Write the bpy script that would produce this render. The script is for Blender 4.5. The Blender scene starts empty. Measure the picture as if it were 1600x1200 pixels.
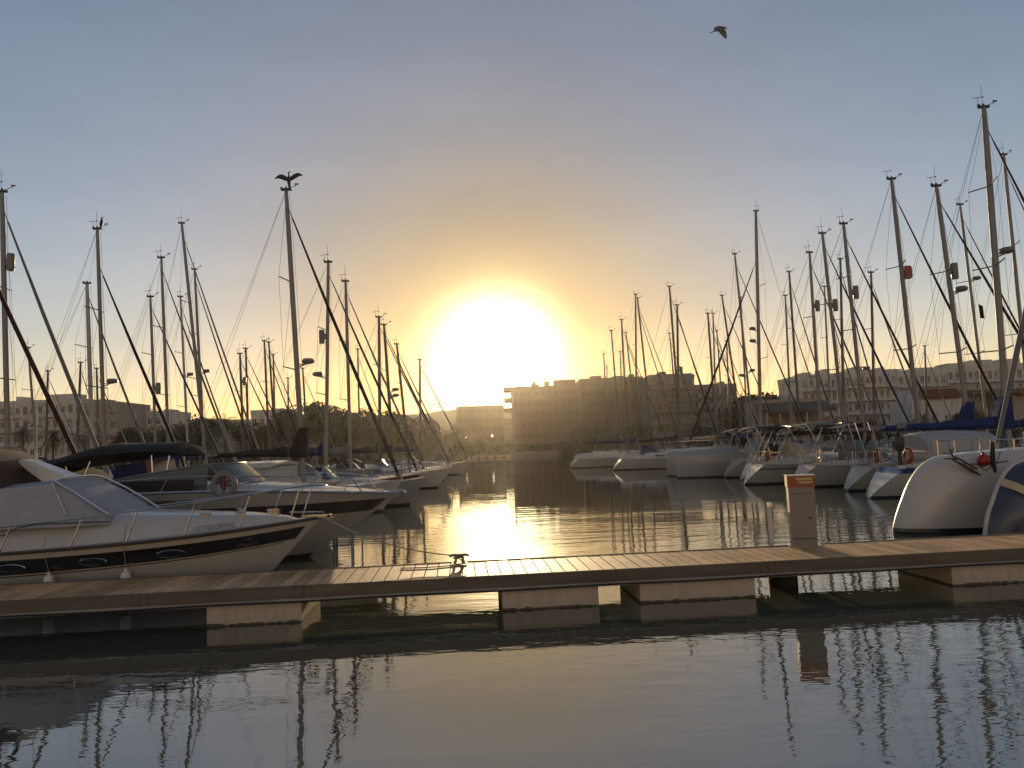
# light, air and water settings
SKY_STR = 0.112
TINT_FAR = (1.44, 1.19, 1.17)
TINT_LOW = (1.04, 0.9, 0.78)
TINT_SUN = (0.46, 0.35, 0.17)
TINT_W = 17.0
TINT_EAST = (1.6, 1.25, 1.05)
EXPO = 0.0
SUN_E = 5.0
AUREOLE = [  # amplitude, width in degrees, falloff power, colour
    (9.0, 3.2, 2.0, (1.0, 0.84, 0.48)),
]
WATER_IOR = 3.3
WAVE_A, WAVE_B, WAVE_S = 0.0068, 0.019, 0.005
WR = 0.008   # rigging wire radius
HAZE = 0.00007
HAZE_G = 0.88
import bpy, math, random
from mathutils import Vector, Matrix
from mathutils import noise as mnoise
R = math.radians
SC = bpy.context.scene
COL = SC.collection
rnd = random.Random(11)

# ---------------------------------------------------------------- camera
CAMH = 2.5
FPX = 1200.0
ROLL = R(2.3)
PITCH = math.atan(99.0 / FPX * math.cos(ROLL))
c_f = Vector((0, math.cos(PITCH), math.sin(PITCH)))
c_r0 = Vector((1, 0, 0))
c_u0 = Vector((0, -math.sin(PITCH), math.cos(PITCH)))
c_r = c_r0 * math.cos(ROLL) - c_u0 * math.sin(ROLL)
c_u = c_r0 * math.sin(ROLL) + c_u0 * math.cos(ROLL)
camd = bpy.data.cameras.new('camera')
camd.sensor_width = 36
camd.lens = 36 * FPX / 1600
camd.clip_start = 0.1
camd.clip_end = 6000
cam = bpy.data.objects.new('camera', camd)
COL.objects.link(cam)
M3 = Matrix((c_r, c_u, -c_f)).transposed()
cam.matrix_world = Matrix.Translation((0, 0, CAMH)) @ M3.to_4x4()
SC.camera = cam


def ray(px, py):
    return c_f + c_r * ((px - 800) / FPX) + c_u * ((600 - py) / FPX)


def aty(px, py, Y):
    "the point seen at photo pixel px,py that stands Y metres out"
    d = ray(px, py)
    return Vector((0, 0, CAMH)) + d * (Y / d.y)


def atz(px, py, z):
    d = ray(px, py)
    return Vector((0, 0, CAMH)) + d * ((z - CAMH) / d.z)


# ---------------------------------------------------------------- sky, sun, exposure
sd = ray(776, 563).normalized()
SUN_EL = math.asin(sd.z)
SUN_AZ = math.atan2(sd.x, sd.y)
w = bpy.data.worlds.new('World')
SC.world = w
w.use_nodes = True
nt = w.node_tree
for n in list(nt.nodes):
    nt.nodes.remove(n)


def N(tree, t, **kw):
    n = tree.nodes.new(t)
    for k, v in kw.items():
        if k == 'inp':
            for a, b in v.items():
                n.inputs[a].default_value = b
        else:
            setattr(n, k, v)
    return n


def MATH(tree, op, a, b=None, c=None):
    n = tree.nodes.new('ShaderNodeMath')
    n.operation = op
    for i, x in enumerate((a, b, c)):
        if x is None:
            continue
        if isinstance(x, (int, float)):
            n.inputs[i].default_value = x
        else:
            tree.links.new(x, n.inputs[i])
    return n.outputs[0]


sky = N(nt, 'ShaderNodeTexSky', sky_type='NISHITA', sun_disc=False, sun_elevation=SUN_EL,
        sun_rotation=SUN_AZ, air_density=1.0, dust_density=0.3, ozone_density=1.5, altitude=0)
# the aureole that dusty evening air makes round a low sun
tc = N(nt, 'ShaderNodeTexCoord')
dt = N(nt, 'ShaderNodeVectorMath', operation='DOT_PRODUCT')
nv = N(nt, 'ShaderNodeVectorMath', operation='NORMALIZE')
nt.links.new(tc.outputs['Generated'], nv.inputs[0])
nt.links.new(nv.outputs[0], dt.inputs[0])
dt.inputs[1].default_value = sd
ang = MATH(nt, 'MULTIPLY', MATH(nt, 'ARCCOSINE', MATH(nt, 'MINIMUM', dt.outputs['Value'], 0.999999)), 180 / math.pi)
# dust reddens the sky towards the sun, clear air elsewhere
g_ = MATH(nt, 'EXPONENT', MATH(nt, 'MULTIPLY', MATH(nt, 'POWER', MATH(nt, 'DIVIDE', ang, TINT_W), 2.0), -1.0))
tm = N(nt, 'ShaderNodeMix', data_type='RGBA')
tm.inputs['A'].default_value = (*TINT_FAR, 1)
tm.inputs['B'].default_value = (*TINT_SUN, 1)
nt.links.new(g_, tm.inputs['Factor'])
mu = N(nt, 'ShaderNodeVectorMath', operation='MULTIPLY')
nt.links.new(sky.outputs[0], mu.inputs[0])
nt.links.new(tm.outputs['Result'], mu.inputs[1])
# the sky opposite the sun blushes (belt of Venus)
ea = N(nt, 'ShaderNodeMapRange', inp={'From Min': 55.0, 'From Max': 120.0})
ea.interpolation_type = 'SMOOTHSTEP'
nt.links.new(ang, ea.inputs['Value'])
em = N(nt, 'ShaderNodeMix', data_type='RGBA')
em.inputs['A'].default_value = (1, 1, 1, 1)
em.inputs['B'].default_value = (*TINT_EAST, 1)
nt.links.new(ea.outputs[0], em.inputs['Factor'])
# faint uneven veils of high cloud
cm = N(nt, 'ShaderNodeMapping')
cm.inputs['Scale'].default_value = (1.6, 1.6, 6.5)
cm.inputs['Rotation'].default_value = (0.15, 0.3, 0)
nt.links.new(nv.outputs[0], cm.inputs[0])
cn = N(nt, 'ShaderNodeTexNoise', inp={'Scale': 1.6, 'Detail': 5.0, 'Roughness': 0.55})
nt.links.new(cm.outputs[0], cn.inputs['Vector'])
cr0 = N(nt, 'ShaderNodeMapRange', inp={'From Min': 0.35, 'From Max': 0.7, 'To Min': 0.97, 'To Max': 1.07})
nt.links.new(cn.outputs['Fac'], cr0.inputs['Value'])
cs = N(nt, 'ShaderNodeVectorMath', operation='SCALE')
nt.links.new(mu.outputs[0], cs.inputs[0])
nt.links.new(cr0.outputs[0], cs.inputs['Scale'])
mu2 = N(nt, 'ShaderNodeVectorMath', operation='MULTIPLY')
nt.links.new(cs.outputs[0], mu2.inputs[0])
nt.links.new(em.outputs['Result'], mu2.inputs[1])
# a low peach band all along the western horizon
sz = N(nt, 'ShaderNodeSeparateXYZ')
nt.links.new(nv.outputs[0], sz.inputs[0])
pe = MATH(nt, 'MULTIPLY', MATH(nt, 'EXPONENT', MATH(nt, 'MULTIPLY', MATH(nt, 'MAXIMUM', sz.outputs['Z'], 0.0), -7.0)), 0.9)
pm2 = N(nt, 'ShaderNodeMix', data_type='RGBA')
pm2.inputs['A'].default_value = (1, 1, 1, 1)
pm2.inputs['B'].default_value = (*TINT_LOW, 1)
nt.links.new(pe, pm2.inputs['Factor'])
mu3 = N(nt, 'ShaderNodeVectorMath', operation='MULTIPLY')
nt.links.new(mu2.outputs[0], mu3.inputs[0])
nt.links.new(pm2.outputs['Result'], mu3.inputs[1])
bg = N(nt, 'ShaderNodeBackground', inp={'Strength': SKY_STR})
nt.links.new(mu3.outputs[0], bg.inputs['Color'])
last = bg.outputs[0]
for (amp, width, power, colr) in AUREOLE:
    e = MATH(nt, 'POWER', MATH(nt, 'DIVIDE', ang, width), power)
    g = MATH(nt, 'MULTIPLY', MATH(nt, 'EXPONENT', MATH(nt, 'MULTIPLY', e, -1.0)), amp)
    b2 = N(nt, 'ShaderNodeBackground', inp={'Color': (*colr, 1)})
    nt.links.new(g, b2.inputs['Strength'])
    ad = N(nt, 'ShaderNodeAddShader')
    nt.links.new(last, ad.inputs[0])
    nt.links.new(b2.outputs[0], ad.inputs[1])
    last = ad.outputs[0]
wo = N(nt, 'ShaderNodeOutputWorld')
nt.links.new(last, wo.inputs['Surface'])

sl = bpy.data.lights.new('sun', 'SUN')
sl.energy = SUN_E
sl.angle = R(0.5)
sl.color = (1.0, 0.74, 0.42)
so = bpy.data.objects.new('sun', sl)
COL.objects.link(so)
so.location = (0, 0, 60)
so.rotation_euler = sd.to_track_quat('Z', 'Y').to_euler()
SC.view_settings.view_transform = 'Standard'
SC.view_settings.look = 'None'
SC.view_settings.exposure = EXPO
SC.view_settings.gamma = 1
SC.view_settings.use_curve_mapping = False
SC.cycles.max_bounces = 6
SC.cycles.diffuse_bounces = 2
SC.cycles.glossy_bounces = 3
SC.cycles.transmission_bounces = 4
SC.cycles.volume_bounces = 0
SC.cycles.sample_clamp_indirect = 6
SC.cycles.caustics_reflective = False
SC.cycles.caustics_refractive = False
SC.cycles.use_denoising = True

# ---------------------------------------------------------------- materials
MATS = {}


def mat(name, col, rough=0.5, metal=0.0, var=0.12, scale=2.0, bump=0.0, spec=0.5, coat=0.0, stretch=(1, 1, 1)):
    if name in MATS:
        return MATS[name]
    m = bpy.data.materials.new(name)
    m.use_nodes = True
    t = m.node_tree
    p = t.nodes['Principled BSDF']
    p.inputs['Roughness'].default_value = rough
    p.inputs['Metallic'].default_value = metal
    p.inputs['Specular IOR Level'].default_value = spec
    p.inputs['Coat Weight'].default_value = coat
    tc = N(t, 'ShaderNodeTexCoord')
    mp = N(t, 'ShaderNodeMapping')
    mp.inputs['Scale'].default_value = stretch
    t.links.new(tc.outputs['Object'], mp.inputs[0])
    nz = N(t, 'ShaderNodeTexNoise', inp={'Scale': scale, 'Detail': 6.0, 'Roughness': 0.65})
    t.links.new(mp.outputs[0], nz.inputs['Vector'])
    mr = N(t, 'ShaderNodeMapRange', inp={'From Min': 0.3, 'From Max': 0.7, 'To Min': 1 - var, 'To Max': 1 + var})
    t.links.new(nz.outputs['Fac'], mr.inputs['Value'])
    mx = N(t, 'ShaderNodeVectorMath', operation='SCALE')
    mx.inputs[0].default_value = col
    t.links.new(mr.outputs[0], mx.inputs['Scale'])
    t.links.new(mx.outputs[0], p.inputs['Base Color'])
    if bump:
        b = N(t, 'ShaderNodeBump', inp={'Strength': bump, 'Distance': 0.05})
        nz2 = N(t, 'ShaderNodeTexNoise', inp={'Scale': scale * 6, 'Detail': 4.0})
        t.links.new(mp.outputs[0], nz2.inputs['Vector'])
        t.links.new(nz2.outputs['Fac'], b.inputs['Height'])
        t.links.new(b.outputs[0], p.inputs['Normal'])
    MATS[name] = m
    return m


def hull_mat(name, col, boot=(0.02, 0.03, 0.05), z0=0.07, stripe=None, grime=0.25, wob=0.0):
    "gelcoat with antifouling under z0 and an optional painted stripe (z, z, colour)"
    if name in MATS:
        return MATS[name]
    m = mat(name, col, 0.28, var=0.05, scale=0.8, coat=0.3)
    t = m.node_tree
    p = t.nodes['Principled BSDF']
    src = p.inputs['Base Color'].links[0].from_socket
    tc = N(t, 'ShaderNodeTexCoord')
    sx = N(t, 'ShaderNodeSeparateXYZ')
    t.links.new(tc.outputs['Object'], sx.inputs[0])
    # yellow-brown waterline staining and rain streaks
    mp = N(t, 'ShaderNodeMapping')
    mp.inputs['Scale'].default_value = (5, 5, 0.5)
    t.links.new(tc.outputs['Object'], mp.inputs[0])
    nz = N(t, 'ShaderNodeTexNoise', inp={'Scale': 1.4, 'Detail': 5.0})
    t.links.new(mp.outputs[0], nz.inputs['Vector'])
    st = MATH(t, 'MULTIPLY', MATH(t, 'SUBTRACT', 1.0, MATH(t, 'DIVIDE', sx.outputs['Z'], 0.9)), nz.outputs['Fac'])
    st = N(t, 'ShaderNodeMapRange', inp={'From Min': 0.15, 'From Max': 0.7, 'To Min': 0.0, 'To Max': grime})
    t.links.new(MATH(t, 'MULTIPLY', MATH(t, 'SUBTRACT', 1.0, MATH(t, 'DIVIDE', sx.outputs['Z'], 0.9)), nz.outputs['Fac']), st.inputs[0])
    mx0 = N(t, 'ShaderNodeMix', data_type='RGBA')
    mx0.inputs['B'].default_value = (col[0] * 0.55, col[1] * 0.48, col[2] * 0.36, 1)
    t.links.new(st.outputs[0], mx0.inputs['Factor'])
    t.links.new(src, mx0.inputs['A'])
    cur = mx0.outputs['Result']
    bands = [(-9, z0, boot)]
    if stripe:
        bands.append(stripe)
    if wob:      # ragged upper edge of the weed
        wn = N(t, 'ShaderNodeTexNoise', inp={'Scale': 7.0, 'Detail': 5.0, 'Roughness': 0.7})
        t.links.new(tc.outputs['Object'], wn.inputs['Vector'])
        zz = MATH(t, 'ADD', sx.outputs['Z'], MATH(t, 'MULTIPLY', MATH(t, 'SUBTRACT', wn.outputs['Fac'], .5), wob))
    else:
        zz = sx.outputs['Z']
    for (a, b, c) in bands:
        f = MATH(t, 'MULTIPLY', MATH(t, 'GREATER_THAN', zz, a), MATH(t, 'LESS_THAN', zz, b))
        mx = N(t, 'ShaderNodeMix', data_type='RGBA')
        mx.inputs['B'].default_value = (*c, 1)
        t.links.new(f, mx.inputs['Factor'])
        t.links.new(cur, mx.inputs['A'])
        cur = mx.outputs['Result']
    t.links.new(cur, p.inputs['Base Color'])
    return m


WHITE = mat('gelcoat_white', (0.47, 0.46, 0.44), 0.3, var=0.06, coat=0.3)
CREAM = mat('gelcoat_cream', (0.55, 0.47, 0.34), 0.35, var=0.06)
DECKM = mat('deck_nonskid', (0.4, 0.39, 0.36), 0.7, var=0.1, scale=6)
ALU = mat('mast_aluminium', (0.2, 0.195, 0.185), 0.45, 0.3, var=0.1, scale=1.5, stretch=(1, 1, 0.2))
ALUD = mat('mast_anodised_dark', (0.09, 0.085, 0.08), 0.45, 0.4, var=0.1)
MASTW = mat('mast_white_paint', (0.36, 0.355, 0.34), 0.35, var=0.08)
MASTR = mat('mast_varnished', (0.13, 0.035, 0.02), 0.35, var=0.2)
STEEL = mat('stainless_steel', (0.62, 0.62, 0.6), 0.18, 1.0, var=0.05)
WIRE = mat('rigging_wire', (0.16, 0.16, 0.16), 0.4, 0.6, var=0.05)
ROPE = mat('rope', (0.28, 0.25, 0.2), 0.9, var=0.2, scale=30)
BLACKP = mat('black_plastic', (0.015, 0.015, 0.016), 0.4)
GREYP = mat('grey_plastic', (0.17, 0.17, 0.17), 0.4)
WHITEP = mat('white_plastic', (0.65, 0.65, 0.62), 0.4)
GLASSD = mat('tinted_window', (0.012, 0.014, 0.015), 0.08, var=0.1, spec=0.8)
FABW = mat('white_canvas', (0.36, 0.36, 0.36), 0.85, var=0.1, scale=3, bump=0.3)
FAB = {
    'black': mat('canvas_black', (0.012, 0.012, 0.014), 0.85, var=0.3, bump=0.4),
    'navy': mat('canvas_navy', (0.012, 0.02, 0.075), 0.85, var=0.25, bump=0.4),
    'blue': mat('canvas_blue', (0.01, 0.024, 0.11), 0.85, var=0.25, bump=0.4),
    'grey': mat('canvas_grey', (0.16, 0.16, 0.16), 0.85, var=0.2, bump=0.4),
    'cream': mat('canvas_cream', (0.42, 0.36, 0.25), 0.85, var=0.15, bump=0.4),
    'maroon': mat('canvas_maroon', (0.035, 0.01, 0.01), 0.85, var=0.25, bump=0.4),
    'green': mat('canvas_green', (0.012, 0.045, 0.03), 0.85, var=0.25, bump=0.4),
}
REDP = mat('red_plastic', (0.3, 0.02, 0.02), 0.35, var=0.1)
ORANGE = mat('orange_plastic', (0.3, 0.06, 0.02), 0.5, var=0.1)
TEAK = mat('teak', (0.26, 0.13, 0.06), 0.6, var=0.3, scale=3, stretch=(0.3, 4, 1))


# ---------------------------------------------------------------- mesh helpers
class MB:
    def __init__(s):
        s.v = []
        s.f = []
        s.m = []
        s.cur = 0

    def face(s, idx):
        s.f.append(tuple(idx))
        s.m.append(s.cur)

    def add(s, vs, fs):
        o = len(s.v)
        s.v += [tuple(p) for p in vs]
        for q in fs:
            s.face([i + o for i in q])
        return s

    def box(s, c, d, rz=0.0):
        x, y, z = (k / 2 for k in d)
        ca, sa = math.cos(rz), math.sin(rz)
        vs = []
        for (i, j, k) in ((-1, -1, -1), (1, -1, -1), (1, 1, -1), (-1, 1, -1), (-1, -1, 1), (1, -1, 1), (1, 1, 1), (-1, 1, 1)):
            a, b = i * x, j * y
            vs.append((c[0] + a * ca - b * sa, c[1] + a * sa + b * ca, c[2] + k * z))
        return s.add(vs, [(0, 3, 2, 1), (4, 5, 6, 7), (0, 1, 5, 4), (1, 2, 6, 5), (2, 3, 7, 6), (3, 0, 4, 7)])

    def bbox(s, lo, hi):
        return s.box([(a + b) / 2 for a, b in zip(lo, hi)], [b - a for a, b in zip(lo, hi)])

    def loft(s, rings, cap=True, closed=True):
        o = len(s.v)
        n = len(rings[0])
        for r in rings:
            s.v += [tuple(p) for p in r]
        for i in range(len(rings) - 1):
            for j in range(n if closed else n - 1):
                a = o + i * n + j
                b = o + i * n + (j + 1) % n
                s.face((a, b, b + n, a + n))
        if cap and closed:
            s.face([o + j for j in range(n)][::-1])
            s.face([o + (len(rings) - 1) * n + j for j in range(n)])
        return s

    def tube(s, path, r, n=6, flat=1.0):
        path = [Vector(p) for p in path]
        if not isinstance(r, (list, tuple)):
            r = [r] * len(path)
        rings = []
        prev = None
        for i, p in enumerate(path):
            a = path[max(i - 1, 0)]
            b = path[min(i + 1, len(path) - 1)]
            t = (b - a).normalized()
            if prev is None:
                up = Vector((0, 0, 1)) if abs(t.z) < 0.9 else Vector((1, 0, 0))
                u = t.cross(up).normalized()
            else:
                u = (prev - t * prev.dot(t)).normalized()
            prev = u
            v = t.cross(u)
            rings.append([p + (u * math.cos(k * 2 * math.pi / n) * flat + v * math.sin(k * 2 * math.pi / n)) * r[i] for k in range(n)])
        return s.loft(rings)

    def prism(s, pts, y0, y1, ax='y'):
        "outline pts in a plane, given thickness; ax y: pts are (x,z); ax z: pts are (x,y)"
        n = len(pts)
        if ax == 'y':
            vs = [(p[0], y0, p[1]) for p in pts] + [(p[0], y1, p[1]) for p in pts]
        elif ax == 'x':
            vs = [(y0, p[0], p[1]) for p in pts] + [(y1, p[0], p[1]) for p in pts]
        else:
            vs = [(p[0], p[1], y0) for p in pts] + [(p[0], p[1], y1) for p in pts]
        fs = [tuple(range(n)), tuple(range(2 * n - 1, n - 1, -1))]
        for i in range(n):
            j = (i + 1) % n
            fs.append((j, i, i + n, j + n))
        return s.add(vs, fs)

    def lathe(s, prof, c=(0, 0, 0), n=16, axis='z'):
        rings = []
        for (r, h) in prof:
            ring = []
            for k in range(n):
                a = 2 * math.pi * k / n
                q = (r * math.cos(a), r * math.sin(a), h)
                if axis == 'x':
                    q = (q[2], q[0], q[1])
                elif axis == 'y':
                    q = (q[0], q[2], q[1])
                ring.append((c[0] + q[0], c[1] + q[1], c[2] + q[2]))
            rings.append(ring)
        return s.loft(rings)

    def ball(s, c, r, n=10, sc=(1, 1, 1)):
        rings = []
        for i in range(1, n):
            a = math.pi * i / n
            rings.append([(c[0] + r * sc[0] * math.sin(a) * math.cos(2 * math.pi * k / n), c[1] + r * sc[1] * math.sin(a) * math.sin(2 * math.pi * k / n), c[2] - r * sc[2] * math.cos(a)) for k in range(n)])
        return s.loft(rings)

    def torus(s, c, Rr, r, axis='y', n=24, m=8):
        rings = []
        for i in range(n + 1):
            a = 2 * math.pi * i / n
            ring = []
            for k in range(m):
                b = 2 * math.pi * k / m
                q = ((Rr + r * math.cos(b)) * math.cos(a), (Rr + r * math.cos(b)) * math.sin(a), r * math.sin(b))
                if axis == 'y':
                    q = (q[0], q[2], q[1])
                elif axis == 'x':
                    q = (q[2], q[0], q[1])
                ring.append((c[0] + q[0], c[1] + q[1], c[2] + q[2]))
            rings.append(ring)
        return s.loft(rings, cap=False)

    def build(s, name, mats, parent=None, smooth=True, angle=35, loc=None):
        me = bpy.data.meshes.new(name)
        me.from_pydata(s.v, [], s.f)
        if not isinstance(mats, (list, tuple)):
            mats = [mats]
        for m in mats:
            me.materials.append(m)
        if len(mats) > 1:
            me.polygons.foreach_set('material_index', s.m)
        if smooth and len(s.f):
            me.shade_smooth()
            me.set_sharp_from_angle(angle=R(angle))
        me.update()
        o = bpy.data.objects.new(name, me)
        COL.objects.link(o)
        if parent:
            o.parent = parent
        if loc is not None:
            o.location = loc
        return o


def tag(o, label=None, cat=None, group=None, kind=None):
    if label:
        o['label'] = label
    if cat:
        o['category'] = cat
    if group:
        o['group'] = group
    if kind:
        o['kind'] = kind
    return o


def empty(name, loc, label, cat, group=None, rz=0.0):
    o = bpy.data.objects.new(name, None)
    o.empty_display_size = 0.5
    COL.objects.link(o)
    o.location = loc
    o.rotation_euler = (0, 0, rz)
    return tag(o, label, cat, group)


def share(src, name, parent, loc, rz=0.0, scale=(1, 1, 1)):
    "one more object on the same mesh"
    o = bpy.data.objects.new(name, src.data)
    COL.objects.link(o)
    o.parent = parent
    o.location = loc
    o.rotation_euler = (0, 0, rz)
    o.scale = scale
    return o


def lerp(a, b, t):
    return a + (b - a) * t


def text_mesh(s, size):
    c = bpy.data.curves.new('writing', 'FONT')
    c.body = s
    c.size = size
    c.extrude = 0.0015
    o = bpy.data.objects.new('writing_tmp', c)
    me = bpy.data.meshes.new_from_object(o)
    bpy.data.objects.remove(o)
    return me


# ---------------------------------------------------------------- water and land
def water_material():
    m = bpy.data.materials.new('harbour_water')
    m.use_nodes = True
    t = m.node_tree
    p = t.nodes['Principled BSDF']
    p.inputs['Base Color'].default_value = (0.075, 0.082, 0.058, 1)
    p.inputs['Roughness'].default_value = 0.012
    p.inputs['IOR'].default_value = WATER_IOR
    tc = N(t, 'ShaderNodeTexCoord')

    def nz(scale, stretch, detail=3.0, rough=0.5, rot=0.0):
        mp = N(t, 'ShaderNodeMapping')
        mp.inputs['Scale'].default_value = (stretch[0], stretch[1], 1)
        mp.inputs['Rotation'].default_value = (0, 0, rot)
        t.links.new(tc.outputs['Object'], mp.inputs[0])
        n = N(t, 'ShaderNodeTexNoise', inp={'Scale': scale, 'Detail': detail, 'Roughness': rough})
        t.links.new(mp.outputs[0], n.inputs['Vector'])
        return n.outputs['Fac']
    a = nz(2.2, (0.7, 1.6), 3.0, 0.55, 0.15)        # wavelets
    b = nz(1.5, (0.25, 1.35), 4.0, 0.5, -0.1)       # long low cat's-paw crests
    sw = nz(0.35, (0.6, 1.2), 1.0, 0.5, 0.3)
    patch = nz(0.06, (0.5, 1.4), 3.0, 0.6, 0.1)
    pm = N(t, 'ShaderNodeMapRange', inp={'From Min': 0.4, 'From Max': 0.58, 'To Min': 0.3, 'To Max': 1.0})
    t.links.new(patch, pm.inputs['Value'])
    # the inner basin is sheltered, the strip between the near boats is ruffled
    sep = N(t, 'ShaderNodeSeparateXYZ')
    t.links.new(tc.outputs['Object'], sep.inputs[0])
    basin = N(t, 'ShaderNodeMapRange', inp={'From Min': 26.0, 'From Max': 48.0, 'To Min': 1.0, 'To Max': 0.2})
    basin.interpolation_type = 'SMOOTHSTEP'
    t.links.new(sep.outputs['Y'], basin.inputs['Value'])
    near = N(t, 'ShaderNodeMapRange', inp={'From Min': 12.0, 'From Max': 20.0, 'To Min': 0.35, 'To Max': 1.0})
    t.links.new(sep.outputs['Y'], near.inputs['Value'])
    fine = N(t, 'ShaderNodeMapRange', inp={'From Min': 12.0, 'From Max': 22.0, 'To Min': 1.0, 'To Max': 0.3})
    t.links.new(sep.outputs['Y'], fine.inputs['Value'])
    h = MATH(t, 'ADD', MATH(t, 'MULTIPLY', MATH(t, 'MULTIPLY', a, WAVE_A), fine.outputs[0]), MATH(t, 'MULTIPLY', MATH(t, 'MULTIPLY', b, WAVE_B), near.outputs[0]))
    h = MATH(t, 'MULTIPLY', h, MATH(t, 'MULTIPLY', pm.outputs[0], basin.outputs[0]))
    h = MATH(t, 'ADD', h, MATH(t, 'MULTIPLY', sw, WAVE_S))
    bp = N(t, 'ShaderNodeBump', inp={'Strength': 1.0, 'Distance': 1.0})
    t.links.new(h, bp.inputs['Height'])
    t.links.new(bp.outputs[0], p.inputs['Normal'])
    return m


mb = MB()
mb.add([(-2500, -200, 0), (2500, -200, 0), (2500, 3500, 0), (-2500, 3500, 0)], [(0, 1, 2, 3)])
tag(mb.build('water', water_material(), smooth=False), kind='structure')
mb = MB()
mb.add([(-2500, -200, -3.5), (2500, -200, -3.5), (2500, 3500, -3.5), (-2500, 3500, -3.5)], [(0, 1, 2, 3)])
tag(mb.build('ground', mat('sea_bed', (0.05, 0.045, 0.035), 0.9)), kind='structure')

mb = MB()
mb.bbox((-60, -60, -3.4), (60, 1.6, 0.85))
mb.bbox((-60, 1.2, 0.853), (60, 1.64, 0.93))
tag(mb.build('quay_paving', mat('quay_stone', (0.34, 0.28, 0.22), 0.9, var=0.2, scale=0.8), smooth=False), kind='structure')

coast = [(-700, 112), (-48, 122), (-30, 190), (-22, 214), (24, 214), (34, 190), (52, 128), (700, 112), (900, 2500), (-900, 2500)]
mb = MB()
mb.prism(coast, -3.4, 1.25, 'z')
tag(mb.build('quay_ground', mat('quay_paving', (0.2, 0.18, 0.15), 0.9, var=0.2, scale=0.6), smooth=False), kind='structure')

# wooded hills behind the town
hv, hf = [], []
nx, ny = 420, 14
for j in range(ny):
    for i in range(nx):
        x = -620 + 1240 * i / (nx - 1)
        y = 285 + 15 * j
        u = j / (ny - 1)
        ridge = 24 + 4.5 * mnoise.noise(Vector((x * 0.006, 3.1, 0))) + 3 * mnoise.noise(Vector((x * 0.025, 7.7, 0)))
        h = ridge * math.sin(min(u * 1.15, 1) * math.pi / 2) * (1.0 if abs(x) > 5 else 1.0)
        h += 1.3 * mnoise.noise(Vector((x * 0.14, y * 0.09, 2))) + 1.3 * mnoise.noise(Vector((x * 0.35, y * 0.3, 5)))
        hv.append((x, y, 1.2 + max(h, 0)))
for j in range(ny - 1):
    for i in range(nx - 1):
        a = j * nx + i
        hf.append((a, a + 1, a + nx + 1, a + nx))
mb = MB()
mb.add(hv, hf)
tag(mb.build('hills', mat('hillside_scrub', (0.05, 0.055, 0.03), 0.95, var=0.5, scale=0.08, bump=0.6), angle=60), kind='structure')

# ---------------------------------------------------------------- boats: hull surface
class Hull:
    "x runs from the stern (0) to the stem (L); s from keel (0) to sheer (1)"

    def __init__(s, L, B, zs, draft=0.4, tw=0.75, m=0.42, p=1.6, e=0.42, rb=0.6, rs=0.0, ns=22, nc=9):
        s.L, s.B, s.zs, s.draft, s.tw, s.m, s.p, s.e, s.rb, s.rs, s.ns, s.nc = L, B, zs, draft, tw, m, p, e, rb, rs, ns, nc

    def sheer(s, t):
        a, b, c = s.zs
        return a * (1 - t) * (1 - 2 * t) + 4 * b * t * (1 - t) + c * t * (2 * t - 1)

    def beam(s, t):
        if t < s.m:
            return s.B / 2 * lerp(s.tw, 1, math.sin(math.pi / 2 * t / s.m))
        return s.B / 2 * max(0.0, math.cos(math.pi / 2 * ((t - s.m) / (1 - s.m)) ** s.p)) ** 0.9

    def at(s, t, z, side=-1, out=0.0):
        "a point on the topsides at height z"
        zk = -s.draft * (1 - t ** 8)
        f = min(max((z - zk) / (s.sheer(t) - zk), 0), 1)
        hz = min(max(z / s.sheer(t), -0.3), 1)
        e = s.e + 0.25 * t + 0.22 * (1 - t) ** 3 * (1 if s.rs > 0 else 0)
        y = s.beam(t) * f ** e
        if s.rs > 0:     # scooped stern narrows towards the water
            y *= lerp(1, lerp(0.3, 1, max(hz, 0) ** .75), (1 - t) ** 5)
        y += out
        x = s.L * t - s.rb * (1 - hz) * t ** 5 + s.rs * (hz if s.rs < 0 else max(hz, 0) ** 1.25) * (1 - t) ** 6 + (out if t > 0.97 else 0)
        return Vector((x, side * y, z))

    def body(s, mb):
        rows = []
        for i in range(s.ns + 1):
            t = i / s.ns
            t = 1 - (1 - t) ** 1.25
            zk = -s.draft * (1 - t ** 8)
            row = []
            for k in range(s.nc + 1):
                row.append(s.at(t, lerp(zk, s.sheer(t), (k / s.nc) ** 1.0)))
            full = [Vector((p.x, -p.y, p.z)) for p in row[:0:-1]] + row
            rows.append(full)
        mb.loft(rows, cap=False, closed=False)
        n = len(rows[0])
        o = len(mb.v) - n * len(rows)
        mb.face([o + j for j in range(n)])
        return rows

    def deck(s, mb, drop=0.0, camber=0.06):
        rows = []
        for i in range(s.ns + 1):
            t = 1 - (1 - i / s.ns) ** 1.25
            z = s.sheer(t) - drop
            p = s.at(t, s.sheer(t))
            b = max(-p.y - 0.012, 0.0)
            rows.append([(p.x, b * k, z + camber * (1 - k * k) * b / (s.B / 2)) for k in (1, 0.6, 0.25, -0.25, -0.6, -1)])
        mb.loft(rows, cap=False, closed=False)

    def band(s, mb, t0, t1, f0, f1, side=-1, out=0.006, n=24):
        "strip proud of the topsides between the heights f0(t), f1(t)"
        rows = []
        for i in range(n + 1):
            t = lerp(t0, t1, i / n)
            a, b = f0(t), f1(t)
            rows.append([s.at(t, lerp(a, b, k / 3), side, out) for k in range(4)])
        mb.loft(rows, cap=False, closed=False)

    def rub(s, mb, r=0.03, dz=0.0, t1=1.0, n=26):
        for side in (-1, 1):
            mb.tube([s.at(lerp(0, t1, i / n), s.sheer(lerp(0, t1, i / n)) + dz, side, r * 0.3) for i in range(n + 1)], r, 5)


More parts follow.
